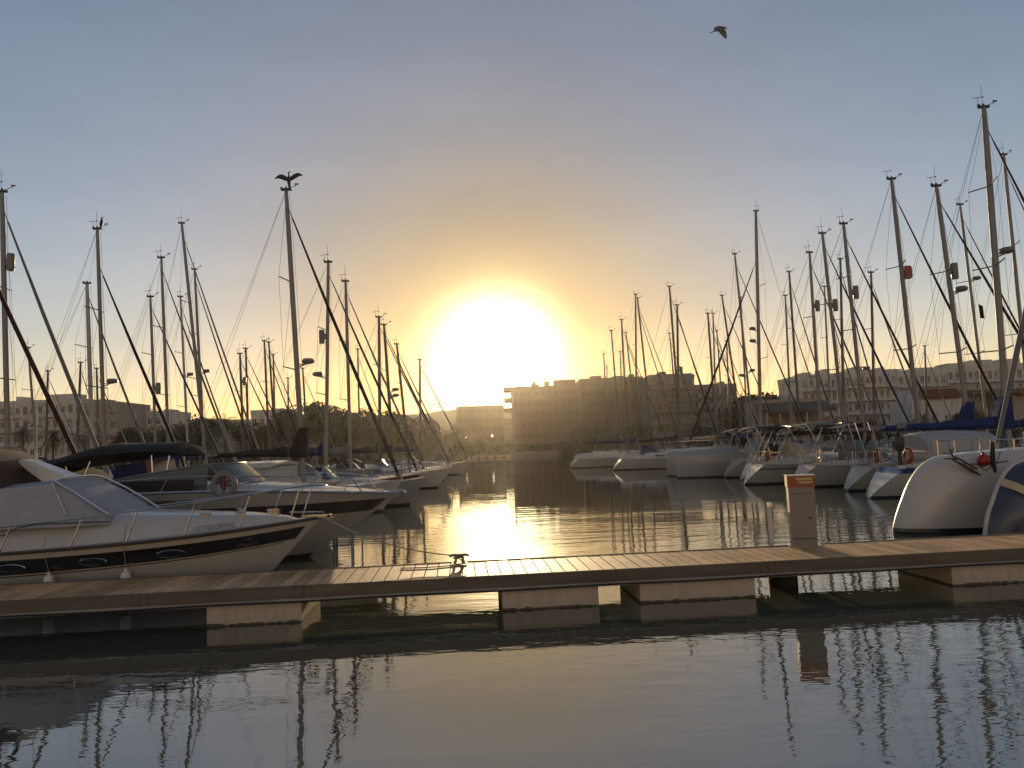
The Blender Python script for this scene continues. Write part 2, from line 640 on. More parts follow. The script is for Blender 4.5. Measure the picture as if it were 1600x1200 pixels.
def rounded_trunk(mb, xs, widths, zs0, zs1, taper=0.78):
    "cabin trunk loft: at each x a rounded section from z0 to z1"
    rings = []
    for x, wd, a, b in zip(xs, widths, zs0, zs1):
        h = b - a
        r = []
        for (u, v) in ((1, 0), (lerp(1, taper, .5), .5), (taper, .82), (taper * .86, .96), (taper * .5, 1.03), (0, 1.06)):
            r.append((x, wd * u, a + h * v))
        ring = r + [(x, -q[1], q[2]) for q in r[-2::-1]]
        rings.append(ring)
    mb.loft(rings)


def spline(P, n=8):
    P = [Vector(p) for p in P]
    out = []
    for i in range(len(P) - 1):
        a = P[max(i - 1, 0)]
        b, c = P[i], P[i + 1]
        d = P[min(i + 2, len(P) - 1)]
        for k in range(n):
            t = k / n
            out.append(0.5 * ((2 * b) + (c - a) * t + (2 * a - 5 * b + 4 * c - d) * t * t + (3 * b - a - 3 * c + d) * t ** 3))
    out.append(P[-1])
    return out


def wind_gear(top, kind, parent, s=1.0):
    mb = MB()
    x, y, z = top
    mb.box((x, y, z + 0.03), (0.42 * s, 0.14, 0.09))
    mb.box((x - 0.2 * s, y, z + 0.08), (0.09, 0.06, 0.12))
    if kind % 2 == 0:
        mb.tube([(x + .1, y, z + .05), (x + 0.42 * s, y, z + 0.2)], 0.013, 4)
        mb.box((x + 0.47 * s, y, z + 0.25), (0.16, 0.05, 0.05))
        mb.tube([(x + .42 * s, y, z + .12), (x + .42 * s, y, z + .3)], 0.012, 4)
    if kind % 3 != 1:
        mb.tube([(x - .2 * s, y, z + .05), (x - .22 * s, y, z + 0.42)], 0.01, 4)
        mb.tube([(x - .42 * s, y, z + .40), (x - .02, y, z + 0.44)], 0.012, 4)
        mb.ball((x, y, z + .44), .035, 6)
    if kind % 3 == 0:
        mb.tube([(x - .04, y, z + .05), (x - .04, y, z + 0.95)], 0.008, 4)
    mb.tube([(x, y, z + .02), (x, y, z + .16)], .035, 6)
    mb.build('masthead_gear', BLACKP, parent)


HULLS = {
    'white': hull_mat('hull_white', (0.48, 0.47, 0.45), (0.015, 0.02, 0.03), 0.09),
    'grey': hull_mat('hull_pale_grey', (0.3, 0.31, 0.31), (0.02, 0.02, 0.02), 0.1),
    'bluestripe': hull_mat('hull_white_blue_sheer', (0.5, 0.5, 0.48), (0.015, 0.02, 0.03), 0.08, (0.93, 1.14, (0.02, 0.08, 0.28))),
    'cream': hull_mat('hull_cream', (0.5, 0.46, 0.36), (0.08, 0.02, 0.015), 0.1),
    'navy': hull_mat('hull_navy', (0.04, 0.048, 0.085), (0.3, 0.3, 0.28), 0.12),
    'red': hull_mat('hull_dark_red', (0.13, 0.018, 0.014), (0.02, 0.02, 0.03), 0.1),
    'greystripe': hull_mat('hull_white_grey_stripe', (0.46, 0.45, 0.43), (0.02, 0.03, 0.06), 0.1, (0.78, 0.86, (0.1, 0.1, 0.11))),
}
def hash_(s):
    v = 7
    for ch in s:
        v = (v * 131 + ord(ch)) % 100003
    return v / 100003


placed = []   # rectangles already taken on the water: x0, x1, y0, y1


def free_y(x0f, x1f, Y, hw):
    "the nearest berth at or beyond Y that is free; x0f/x1f give the boat's span there"
    while True:
        a, b = x0f(Y), x1f(Y)
        hit = False
        for (p, q, r, s_) in placed:
            if a < q and b > p and Y - hw < s_ and Y + hw > r:
                hit = True
        if not hit:
            placed.append((a, b, Y - hw, Y + hw))
            return Y
        Y += 0.35


def sailboat(label, top, low, Y, dr=1, hull='white', cover='navy', furl='grey', extras=(), mastm=None, L=None,
             mr=0.1, gear=0, spr=2, group='sailing yachts berthed in the marina', mpos=0.56, detail=2, furl_r=0.06,
             opts=(), furl_top=0.95, rs=0.9, zs=None):
    if abs(mpos - .56) < 1e-6:
        mpos += (hash_(label) - .5) * .13

    def geo(Y):
        T = aty(top[0], top[1], Y)
        Bp = aty(low[0], low[1], Y)
        base = Bp + (T - Bp) * ((1.3 - Bp.z) / (T.z - Bp.z))
        return T, base
    if mastm is ALUD:
        mr = max(mr, .115)
    T, base = geo(Y)
    LL = L or min(max((T.z) * 0.78, 8.5), 12.5)
    Bm = LL * 0.31
    if dr > 0:
        fx0 = lambda y: geo(y)[1].x - mpos * LL - .3
        fx1 = lambda y: geo(y)[1].x + (1 - mpos) * LL + .3
    else:
        fx0 = lambda y: geo(y)[1].x - (1 - mpos) * LL - .3
        fx1 = lambda y: geo(y)[1].x + mpos * LL + .3
    Y = free_y(fx0, fx1, Y, Bm / 2 + 0.12)
    T, base = geo(Y)
    origin = Vector((base.x - dr * mpos * LL, Y, 0))
    rt = empty('sailboat', origin, label, 'sailboat', group, 0.0 if dr > 0 else math.pi)
    loc = lambda P: Vector(((P.x - origin.x) * dr, (P.y - origin.y) * dr, P.z))
    T, base = loc(T), loc(base)
    zs = zs or (1.08, 1.02, 1.35)
    k = LL / 11
    zs = tuple(z * (0.75 + .25 * k) for z in zs)
    H = Hull(LL, Bm, zs, 0.45, 0.64, 0.42, 1.7, 0.36, 0.95, rs, ns=20 if detail > 1 else 10, nc=8 if detail > 1 else 4)
    mb = MB()
    H.body(mb)
    mb.build('hull', HULLS[hull], rt)
    mb = MB()
    H.deck(mb, 0.0)
    mb.build('deck', DECKM, rt)
    zd = H.sheer(0.55)
    # coachroof
    mb = MB()
    xs = [LL * q for q in (0.3, 0.34, 0.48, 0.6, 0.7, 0.76)]
    ws = [Bm * q for q in (0.3, 0.31, 0.31, 0.27, 0.19, 0.12)]
    z0 = [H.sheer(x / LL) - 0.02 for x in xs]
    z1 = [z0[0] + .45, z0[1] + .5, z0[2] + .42, z0[3] + .34, z0[4] + .2, z0[5] + .03]
    rounded_trunk(mb, xs, ws, z0, z1)
    mb.build('coachroof', WHITE, rt)
    if detail > 1:
        for side in (-1, 1):
            mb = MB()
            for (a, b) in ((0.37, 0.45), (0.47, 0.55), (0.57, 0.63)):
                q = []
                for (x, u) in ((a, 0.3), (b, 0.3), (b, 0.62), (a, 0.66)):
                    ii = (x - 0.34) / 0.26
                    wv = Bm * lerp(0.31, 0.275, max(ii, 0) ** 1.5)
                    hh = lerp(.5, .36, ii)
                    q.append((x * LL, side * (wv * lerp(1, .78, u) + 0.02), H.sheer(x) + hh * u))
                mb.add(q, [(0, 1, 2, 3) if side < 0 else (3, 2, 1, 0)])
            mb.build('cabin_window', GLASSD, rt)
    # cockpit coaming
    for side in (-1, 1):
        mb = MB()
        mb.loft([[(x * LL, side * (H.beam(x) * .72 + dx), H.sheer(x) + dz) for dx, dz in ((-.1, -.02), (-.08, h), (.05, h), (.09, -.02))] for x, h in ((0.07, .1), (.14, .22), (.3, .3))])
        mb.build('cockpit_coaming', WHITE, rt)
    # mast
    mm = mastm or ALU
    mb = MB()
    mb.tube([base.lerp(T, q) for q in (0, .5, .85, 1)], [mr, mr, mr * .92, mr * .72], 8 if detail > 1 else 6, flat=0.8)
    mast = mb.build('mast', mm, rt)
    wind_gear(T, gear, rt)
    # spreaders and standing rigging
    rg = MB()
    hs = {1: (0.55,), 2: (0.38, 0.68), 3: (0.3, 0.54, 0.77)}[spr]
    tips = []
    for h in hs:
        c = base.lerp(T, h)
        wd = Bm * 0.34 * (1.05 - h * .35)
        tips.append([(c.x - 0.28, c.y + sg * wd, c.z + .06) for sg in (-1, 1)])
        mb = MB()
        for sg in (-1, 1):
            mb.tube([(c.x, c.y, c.z), (c.x - 0.28, c.y + sg * wd, c.z + .06)], 0.028, 5)
        mb.build('spreader', mm, rt)
    for i, sg in enumerate((-1, 1)):
        cp = Vector((base.x - 0.15, sg * H.beam(mpos) * 0.93, zd))
        pts = [cp] + [Vector(tp[i]) for tp in tips] + [base.lerp(T, 0.98)]
        for a, b in zip(pts[:-1], pts[1:]):
            rg.tube([a, b], WR, 3)
        rg.tube([cp + Vector((-.25, 0, 0)), base.lerp(T, hs[0])], WR, 3)
        if spr > 1:
            rg.tube([Vector(tips[0][i]), base.lerp(T, hs[1])], WR, 3)
    st = H.at(0.0, H.sheer(0))
    rg.tube([T, (st.x + .1, -0.35, st.z + .5)], WR, 3)
    rg.tube([T, (st.x + .1, 0.35, st.z + .5)], WR, 3)
    rg.tube([base.lerp(T, .99) + Vector((mr + .03, .05, 0)), base + Vector((mr + .12, .1, .2))], WR, 3)
    rg.build('rigging', WIRE, rt)
    # furled genoa on the forestay
    A = base.lerp(T, furl_top)
    bow = Vector((LL - 0.22, 0, H.sheer(1) + 0.25))
    if furl:
        mb = MB()
        pts = [bow.lerp(A, q) + Vector((-.05 * math.sin(math.pi * q), 0, 0)) for q in (0, .06, .3, .6, .86, .94, .95, 1)]
        mb.tube(pts, [furl_r * .9, furl_r * 1.2, furl_r * 1.15, furl_r, furl_r * .6, furl_r * .5, 0.02, .015], 7)
        mb.build('furled_sail', FAB[furl], rt)
        mb = MB()
        mb.lathe([(0.03, -.07), (0.11, -.06), (.11, 0), (.05, .02), (.05, .05), (.1, .06), (.1, .08), (.03, .09)], bow - Vector((0, 0, .05)), 10)
        mb.build('furling_drum', BLACKP, rt)
    else:
        mb = MB()
        mb.tube([bow, A], WR * 1.5, 4)
        mb.build('forestay', WIRE, rt)
    # boom with stowed mainsail under its cover
    gz = base.z + 1.25
    bl = LL * 0.37
    mb = MB()
    b0 = Vector((base.x - mr - 0.03, 0, gz))
    b1 = Vector((base.x - bl, 0, gz + .12))
    mb.tube([b0, b1], 0.07, 6)
    mb.tube([b0 + Vector((-.9, 0, -.05)), (base.x - .05, 0, base.z + .2)], .03, 4)
    mb.build('boom', mm, rt)
    if cover:
        mb = MB()
        rings = []
        nn = 12
        for i in range(nn + 1):
            q = i / nn
            c = b0.lerp(b1, q * 0.97)
            hh = lerp(0.5, 0.17, q ** .8) + .03 * math.sin(q * 17 + LL)
            ww = lerp(0.17, 0.1, q) + .015 * math.sin(q * 23)
            if i == 0:
                hh *= 1.5
            if i == nn:
                hh *= .6
                ww *= .6
            rings.append([(c.x, ww * math.sin(a) * (0.75 if math.cos(a) > 0 else 1), c.z - .09 + hh * (0.5 + .5 * math.cos(a)) ** .9) for a in [2 * math.pi * z / 10 for z in range(10)]])
        mb.loft(rings)
        if 'wrap' in opts:
            mb.loft([[(base.x + a, b, z) for a, b in ((mr + .06, -mr - .05), (mr + .06, mr + .05), (-mr - .3 * w_, mr + .05), (-mr - .3 * w_, -mr - .05))] for z, w_ in ((gz - .12, 1.3), (gz + .5, 1.0), (gz + .9, .4), (gz + 1.15, .05))])
        mb.build('sail_cover', FAB[cover], rt)
    for (py, sgn, kind) in extras:
        # radar domes and reflectors, at the photo's height on the mast
        t_ = (low[1] - py) / (low[1] - top[1])
        W = aty(lerp(low[0], top[0], t_), py, Y)
        q = (W.z - base.z) / (T.z - base.z)
        c = base.lerp(T, q)
        mb = MB()
        sx = sgn * dr
        if kind == 'dome':
            mb.lathe([(0.02, -.1), (.2, -.1), (.27, -.04), (.27, .03), (.2, .11), (.02, .13)], (c.x + sx * .5, c.y, c.z), 14)
            mb.tube([(c.x, c.y, c.z - .28), (c.x + sx * .42, c.y, c.z - .12)], .03, 5)
            mb.box((c.x + sx * .3, c.y, c.z - .12), (.5, .12, .03))
            mb.build('radar_dome', GREYP, rt)
        elif kind == 'tube':
            mb.lathe([(0.02, -.38), (.13, -.36), (.15, -.3), (.15, .3), (.13, .36), (.02, .38)], (c.x + sx * .3, c.y, c.z), 12)
            mb.box((c.x + sx * .12, c.y, c.z), (.16, .06, .3))
            mb.build('radar_reflector', GREYP, rt)
        elif kind == 'red':
            mb.loft([[(c.x + sx * (.12 + a), c.y + b, c.z + z) for a, b in ((0, -.1), (w1, -.12), (w1, .12), (0, .1))] for z, w1 in ((-.32, .3), (-.2, .36), (.24, .34), (.32, .27))])
            mb.build('radar_reflector', REDP, rt)
        elif kind == 'flag':
            mb.add([(c.x + sx * .4, c.y + .3, c.z), (c.x + sx * .55, c.y + .32, c.z + .02), (c.x + sx * .6, c.y + .3, c.z + .6), (c.x + sx * .42, c.y + .3, c.z + .5)], [(0, 1, 2, 3)])
            mb.build('pennant', FAB['black'], rt)
    if detail > 1:
        # pulpit, pushpit, lifelines
        for (nm, ts) in (('pulpit', (0.86, 0.93, 1.0)), ('pushpit', (0.0, 0.03, 0.1))):
            mb = MB()
            pts = []
            for sg in (-1, 1):
                pp = [H.at(t, H.sheer(t), sg, -.06) for t in ts]
                for p in pp:
                    mb.tube([p, p + Vector((0, 0, .62))], 0.014, 4)
                pts.append([p + Vector((0, 0, .62)) for p in pp])
            line = pts[0] + pts[1][::-1] if nm == 'pulpit' else pts[0][::-1] + pts[1]
            mb.tube(line, 0.016, 5)
            mb.tube([p - Vector((0, 0, .3)) for p in line], 0.011, 4)
            mb.build(nm, STEEL, rt)
        mb = MB()
        for sg in (-1, 1):
            pp = [H.at(t, H.sheer(t), sg, -.05) for t in (0.1, 0.25, .4, .55, .7, .86)]
            for p in pp[1:-1]:
                mb.tube([p, p + Vector((0, 0, .6))], 0.013, 4)
            for dz in (.6, .3):
                mb.tube([p + Vector((0, 0, dz)) for p in pp], 0.005, 3)
        mb.build('lifelines', STEEL, rt)
        if 'hood' in opts or 'tent' in opts:
            mb = MB()
            z_ = H.sheer(.35) + .42
            wv = Bm * .3
            hh = 0.75
            rings = []
            for x, h_, w_ in ((0.245, 1.0, 1.0), (0.3, .98, 1.0), (0.35, .6, .95), (0.385, 0.05, .85)):
                rings.append([(x * LL, wv * w_ * math.cos(a), z_ - .25 * (math.sin(a) < .05) + hh * h_ * max(math.sin(a), 0) ** .6) for a in [math.pi * q / 8 for q in range(9)]])
            mb.loft(rings)
            mb.build('sprayhood', FAB[cover or 'navy'], rt)
        if 'wheel' in opts:
            mb = MB()
            mb.torus((LL * .12, 0, H.sheer(.1) + .75), .42, .018, 'x', 20, 5)
            mb.tube([(LL * .13, 0, H.sheer(.1)), (LL * .13, 0, H.sheer(.1) + .75)], .07, 6)
            mb.build('steering_wheel', STEEL, rt)
        if 'bimini' in opts:
            mb = MB()
            zt = H.sheer(.1) + 1.95
            rings = []
            for x in (0.03, .08, .16, .22):
                rings.append([(x * LL, yy * Bm * .36, zt + .12 * (1 - yy * yy) + dz - (.12 if x in (.03, .22) else 0)) for yy, dz in ((-1, 0), (-.5, .02), (0, .03), (.5, .02), (1, 0), (1, -.04), (0, -.01), (-1, -.04))])
            mb.loft(rings)
            mb.build('bimini', FAB['grey' if cover == 'cream' else (cover or 'navy')], rt)
            for x in (.04, .2):
                mb = MB()
                mb.tube([(LL * .12, -Bm * .37, H.sheer(.1) + .2), (x * LL, -Bm * .36, zt), (x * LL, 0, zt + .08), (x * LL, Bm * .36, zt), (LL * .12, Bm * .37, H.sheer(.1) + .2)], .016, 5)
                mb.build('bimini_frame', STEEL, rt)
        if 'gantry' in opts:
            mb = MB()
            zt = H.sheer(.02) + 1.9
            for sg in (-1, 1):
                for x in (.02, .07):
                    mb.tube([(x * LL + .5, sg * Bm * .3, H.sheer(.02)), (x * LL, sg * Bm * .28, zt)], .025, 5)
            mb.tube([(.02 * LL, -Bm * .28, zt), (.02 * LL, Bm * .28, zt)], .025, 5)
            mb.tube([(.07 * LL, -Bm * .28, zt), (.07 * LL, Bm * .28, zt)], .025, 5)
            mb.tube([(.02 * LL, -Bm * .28, zt), (.07 * LL, -Bm * .28, zt)], .025, 5)
            mb.build('stern_gantry', STEEL, rt)
            mb = MB()
            mb.box((.045 * LL, 0, zt + .06), (.9, Bm * .5, .03))
            mb.build('solar_panel', GLASSD, rt)
        if 'ladder' in opts:
            mb = MB()
            for sg in (-.16, .16):
                mb.tube([(.12, sg, .25), (rs * .75, sg, zs[0] + .4)], .014, 4)
            for q in (.2, .45, .7, .95):
                x = lerp(.12, rs * .75, q)
                z_ = lerp(.25, zs[0] + .4, q)
                mb.tube([(x, -.16, z_), (x, .16, z_)], .013, 4)
            mb.build('boarding_ladder', STEEL, rt)
        if 'ring' in opts:
            for sg in (-1,):
                mb = MB()
                mb.torus((rs * .9 + .25, sg * H.beam(0.02) * .8, zs[0] + .42), .24, .075, 'x', 18, 7)
                mb.build('horseshoe_buoy', ORANGE, rt)
        if 'motor' in opts:
            mb = MB()
            x0, z0_ = rs * .9 + .0, zs[0] + .85
            y0_ = -Bm * .22
            mb.loft([[(x0 + a * s1, y0_ + b * s1, z) for a, b in ((-.2, -.13), (.16, -.13), (.22, 0), (.16, .13), (-.2, .13))] for z, s1 in ((z0_ - .22, .75), (z0_ - .05, 1), (z0_ + .2, 1.05), (z0_ + .32, .8))])
            mb.tube([(x0, y0_, z0_ - .2), (x0 + .02, y0_, z0_ - .95)], .07, 6)
            mb.build('outboard_motor', BLACKP, rt)
        if 'tent' in opts:
            mb = MB()
            zt = H.sheer(.1) + 1.3
            rings = []
            for x, h_ in ((0.155, .9), (.2, 1.0), (.3, 1.02), (.385, .96)):
                zb = H.sheer(x) + .15
                rings.append([(x * LL, Bm * .42, zb), (x * LL, Bm * .38, zb + (zt - zb) * .8 * h_), (x * LL, Bm * .22, zb + (zt - zb) * h_), (x * LL, 0, zb + (zt - zb) * (h_ + .04)), (x * LL, -Bm * .22, zb + (zt - zb) * h_), (x * LL, -Bm * .38, zb + (zt - zb) * .8 * h_), (x * LL, -Bm * .42, zb)])
            mb.loft(rings)
            mb.build('cockpit_tent', FABW, rt)
            mb = MB()
            for (a, b) in ((.165, .21), (.225, .28), (.3, .35)):
                q = [(x * LL, -Bm * lerp(.42, .38, u) - .012, lerp(H.sheer(x) + .15, zt - .1, u)) for x, u in ((a, .3), (b, .35), (b, .85), (a, .85))]
                mb.add(q, [(0, 1, 2, 3)])
            mb.build('tent_window', mat('clear_vinyl', (.3, .31, .31), .3), rt)
        # stowed clutter: winches, a coiled warp and a stern flagstaff on most boats
        hv_ = hash_(label + 'x')
        for sg in (-1, 1):
            mb = MB()
            mb.lathe([(.06, 0), (.075, .02), (.05, .06), (.05, .12), (.07, .15), (.01, .16)], (LL * .2, sg * H.beam(.2) * .72, H.sheer(.2) + .26), 10)
            mb.build('winch', STEEL, rt)
        if hv_ < .6:
            mb = MB()
            mb.torus((LL * .9, .2, H.sheer(.9) + .3), .2, .05, 'x', 14, 5)
            mb.build('coiled_warp', ROPE, rt)
        if hv_ > .45:
            mb = MB()
            p0_ = H.at(.02, H.sheer(.02), 1, -.2)
            mb.tube([p0_, p0_ + Vector((-.35, 0, 1.5))], .014, 4)
            mb.build('flagstaff', WHITEP, rt)
            mb = MB()
            q_ = p0_ + Vector((-.34, 0, 1.45))
            mb.loft([[q_ + Vector((-.05 * k_ + .02, .03 * math.sin(k_ * 2.0), -.12 * k_)), q_ + Vector((-.22 - .04 * k_, .04 * math.cos(k_ * 1.7), -.16 * k_ - .05))] for k_ in range(5)], cap=False, closed=False)
            mb.build('ensign', FAB[('maroon', 'navy', 'grey')[int(hv_ * 97) % 3]], rt)
        if .2 < hv_ < .5:
            mb = MB()
            mb.loft([[(LL * .7 + x * s_, y * s_, H.sheer(.7) + .25 + z) for x, y in ((-1.1, -.55), (.7, -.55), (1.2, 0), (.7, .55), (-1.1, .55))] for z, s_ in ((0, .9), (.18, 1), (.34, .9), (.36, .6))])
            mb.build('upturned_dinghy', FAB['grey'], rt)
        if 'fenders' in opts:
            for t in (.2, .4, .58):
                p = H.at(t, .55, -1, .13)
                mb = MB()
                mb.lathe([(0.02, -.34), (.1, -.28), (.12, -.1), (.12, .1), (.1, .28), (.03, .36)], p, 9)
                mb.tube([p + Vector((0, 0, .34)), H.at(t, H.sheer(t), -1, .03)], .008, 3)
                mb.build('fender', WHITEP, rt)
    rt['_m'] = 0
    del rt['_m']
    return rt, T, origin

# ---------------------------------------------------------------- town
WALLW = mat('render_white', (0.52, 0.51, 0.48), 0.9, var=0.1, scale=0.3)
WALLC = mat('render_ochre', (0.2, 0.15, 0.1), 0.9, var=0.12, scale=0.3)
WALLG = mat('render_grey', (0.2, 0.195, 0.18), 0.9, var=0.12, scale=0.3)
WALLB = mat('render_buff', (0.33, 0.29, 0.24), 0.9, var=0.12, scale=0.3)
SHUT = mat('shutter_pale', (0.3, 0.29, 0.26), 0.7, var=0.2)
WINM = mat('window_glass_far', (0.03, 0.035, 0.04), 0.15, var=0.4, scale=0.4)
AWN = mat('awning_brown', (0.13, 0.06, 0.03), 0.9, var=0.2)
ROOFM = mat('roof_grey', (0.16, 0.15, 0.14), 0.9)


PANE_VEIL_BLIND = mat('window_veil_and_blinds_ochre', (0.15, 0.11, 0.07), 0.7, var=0.3, scale=0.4)  # sun veil put into the pane colour of ochre blocks; blinds share it


def windows_of(root, cells, y, mname='window', fm=None):
    "each opening a part of its own: a framed pane standing in the wall"
    cache = {}
    for (x, z, wd, h) in cells:
        vr = rnd.random()
        kind_ = 0 if vr < .55 else (1 if vr < .8 else 2)
        k = (round(wd, 2), round(h, 2), kind_)
        if k not in cache:
            mb = MB()
            mb.box((0, -.02, 0), (wd - .1, .06, h - .1))
            mb.cur = 1
            for a in (-1, 1):
                mb.box((a * (wd / 2 - .03), -.05, 0), (.1, .12, h + .04))
                mb.box((0, -.05, a * (h / 2 - .03)), (wd - .12, .12, .1))
            mb.box((0, -.05, 0), (.07, .1, h - .1))
            if kind_ == 1:      # blind half down
                mb.cur = 2
                mb.box((0, -.07, h * .18), (wd - .14, .05, h * .5))
            elif kind_ == 2:    # one shutter closed
                mb.cur = 2
                mb.box((wd * .24, -.07, 0), (wd * .42, .05, h - .14))
            o = mb.build(mname, [PANE_VEIL_BLIND if fm == WALLC else WINM, fm or WALLW, PANE_VEIL_BLIND if fm == WALLC else SHUT], root, smooth=False, loc=(x, y, z))
            cache[k] = o
        else:
            share(cache[k], mname, root, (x, y, z))


def block(label, p0, p1, ytop, Y, depth, floors, bays, wall=WALLW, balc=None, roofbits=(), win=(1.5, 1.5), base=0.8, name='apartment_block', parapet=0.9, rails='solid', group='apartment blocks along the waterfront', bayset=None):
    pm = (p0 + p1) / 2
    C = aty(pm, ytop, Y)
    roll = lambda px: ytop - (px - pm) * math.tan(ROLL)
    x0, x1 = aty(p0, roll(p0), Y).x, aty(p1, roll(p1), Y).x
    W, H = x1 - x0, C.z - base
    rt = empty(name, ((x0 + x1) / 2, Y, base), label, 'building', group)
    mb = MB()
    mb.bbox((-W / 2, 0, 0), (W / 2, depth, H - parapet))
    mb.build('wall', wall, rt, smooth=False)
    mb = MB()
    for (a, b) in (((-W / 2 - .1, -.1), (W / 2 + .1, .15)), ((-W / 2 - .1, depth - .15), (W / 2 + .1, depth + .1)), ((-W / 2 - .1, .15), (-W / 2 + .15, depth - .15)), ((W / 2 - .15, .15), (W / 2 + .1, depth - .15))):
        mb.bbox((a[0], a[1], H - parapet - .2), (b[0], b[1], H))
    mb.build('parapet', wall, rt, smooth=False)
    fh = (H - parapet) / floors
    bw = W / bays
    cells = []
    first_b = None
    for f in range(floors):
        for b in range(bays):
            if bayset and not bayset(f, b):
                continue
            x = -W / 2 + bw * (b + .5)
            z = fh * (f + .5) + .1
            wide = (b % 2 == 0) if balc else False
            cells.append((x, z, bw * .62 if wide else min(win[0], bw * .6), fh * .62 if wide else win[1]))
    cells = cells[:100]
    windows_of(rt, cells, 0, fm=wall)
    nb = 0
    if balc:
        # balc: balconies as (first bay, last bay) per floor
        for f in range(1, floors):
            for (b0, b1) in balc:
                xa, xb = -W / 2 + bw * b0 + .15, -W / 2 + bw * b1 - .15
                z = fh * f
                mb = MB()
                mb.bbox((xa, -1.5, z - .1), (xb, -.02, z + .08))
                if rails == 'solid':
                    mb.bbox((xa, -1.62, z - .1), (xb, -1.503, z + 1.0))
                    mb.bbox((xa, -1.5, z + .083), (xa + .12, -.02, z + 1.0))
                    mb.bbox((xb - .12, -1.5, z + .083), (xb, -.02, z + 1.0))
                else:
                    mb.bbox((xa, -1.56, z + .95), (xb, -1.503, z + 1.02))
                    n = int((xb - xa) / .5)
                    for q in range(n + 1):
                        mb.box((lerp(xa + .03, xb - .03, q / n), -1.53, z + .5), (.05, .05, .9))
                mb.build('balcony', wall, rt, smooth=False)
                nb += 1
    for (a, b, h, nm) in roofbits:
        xa = aty(a, roll(a), Y).x - (x0 + x1) / 2
        xb = aty(b, roll(b), Y).x - (x0 + x1) / 2
        mb = MB()
        mb.bbox((xa, 1.2, H - parapet + .01), (xb, min(depth - 1, 6), H - parapet + h))
        if nm == 'stair_tower':
            mb.bbox((xa - .2, 1.0, H - parapet + h + .003), (xb + .2, min(depth - .8, 6.2), H - parapet + h + .2))
        mb.build(nm, wall, rt, smooth=False)
    return rt, W, H, fh


# left town
rt, W, H, fh = block('long white apartment block at the far left with small windows and a stepped roof', -60, 128, 626, 185, 13, 5, 16, WALLW, [(0, 3), (5, 8), (10, 13)], [(70, 114, 2.2, 'penthouse'), (20, 28, 2, 'chimney')], rails='open')
rt, W, H, fh = block('pale gable block with rows of openings just right of the long white block', 129, 183, 628, 176, 16, 5, 4, WALLB, None, [(150, 160, 1.6, 'chimney')])
block('low white block left of centre with a flat roof and three roof aerials', 180, 266, 643, 190, 12, 4, 7, WALLW, None, [(184, 196, 1.4, 'stair_tower'), (210, 222, 1.2, 'stair_tower'), (252, 264, 1.3, 'chimney')], name='low_block')
block('small white villa half hidden by trees left of the second cormorant mast', 392, 450, 640, 178, 10, 3, 5, WALLW, None, [(425, 438, 1.2, 'chimney')], name='villa')
# far quay
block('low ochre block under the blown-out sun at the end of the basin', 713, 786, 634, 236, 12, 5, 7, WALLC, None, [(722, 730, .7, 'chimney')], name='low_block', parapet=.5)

# the tall silhouetted block with stacked balconies at its left corner
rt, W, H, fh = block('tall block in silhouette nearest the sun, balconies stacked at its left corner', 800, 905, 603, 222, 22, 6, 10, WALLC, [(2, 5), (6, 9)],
                     [(805, 822, 1.2, 'penthouse'), (832, 838, 2.4, 'chimney'), (831, 842, 1.4, 'stair_tower'), (851, 859, 2.4, 'chimney'), (866, 900, 2.6, 'penthouse')])
for f in range(1, 7):
    z = fh * f
    mb = MB()
    mb.bbox((-W / 2 - 2.3, .3, z - .15), (-W / 2 - .01, 9, z + .1))
    mb.bbox((-W / 2 - 2.5, .3, z - .15), (-W / 2 - 2.302, 9, z + 1.0))
    mb.bbox((-W / 2 - 2.3, .3, z + .102), (-W / 2 - .01, .42, z + .95))
    mb.bbox((-W / 2 - .5, .43, z + .102), (-W / 2 - .012, .9, z + fh - .16))
    mb.build('balcony', WALLC, rt, smooth=False)
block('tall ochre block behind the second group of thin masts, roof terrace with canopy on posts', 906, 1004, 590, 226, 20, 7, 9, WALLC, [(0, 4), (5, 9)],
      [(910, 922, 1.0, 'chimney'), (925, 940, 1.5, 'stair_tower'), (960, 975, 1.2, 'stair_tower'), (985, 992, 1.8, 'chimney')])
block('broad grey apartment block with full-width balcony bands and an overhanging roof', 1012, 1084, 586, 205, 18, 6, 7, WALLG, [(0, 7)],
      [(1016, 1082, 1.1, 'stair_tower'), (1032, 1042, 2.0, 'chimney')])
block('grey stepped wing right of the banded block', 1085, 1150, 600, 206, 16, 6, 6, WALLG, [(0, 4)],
      [(1128, 1134, 1.6, 'chimney')])
# right town
segs = [(1250, 1318, 584, 'first', 6), (1319, 1400, 578, 'second', 8), (1401, 1478, 578, 'third', 7), (1479, 1560, 570, 'fourth', 8), (1561, 1680, 566, 'last', 10)]
rb = [[(1258, 1270, 1.2, 'stair_tower'), (1290, 1300, 2, 'chimney')], [(1340, 1362, 1.6, 'stair_tower'), (1380, 1386, 1.5, 'chimney')],
      [(1408, 1414, 1.4, 'chimney'), (1436, 1474, 1.5, 'penthouse')], [(1486, 1502, 1.3, 'stair_tower'), (1522, 1556, 2.0, 'penthouse')], [(1570, 1600, 2, 'penthouse')]]
descr = ['white terrace block with gridded balconies at the left end of the right-hand waterfront row',
         'white terrace block with gridded balconies behind the dark varnished mast',
         'white terrace block behind the mast that carries a red reflector',
         'white terrace block behind the two tallest masts on the right',
         'white terrace block cut by the right edge of the view']
for (a, b, yt, nm, by), bits, dsc in zip(segs, rb, descr):
    block(dsc, a, b, yt, 165, 14, 5, by, WALLW, [(q, q + 1) for q in range(0, by, 1)] if by < 8 else [(q, q + 2) for q in range(0, by - 1, 2)], bits, rails='open', name='terrace_block')

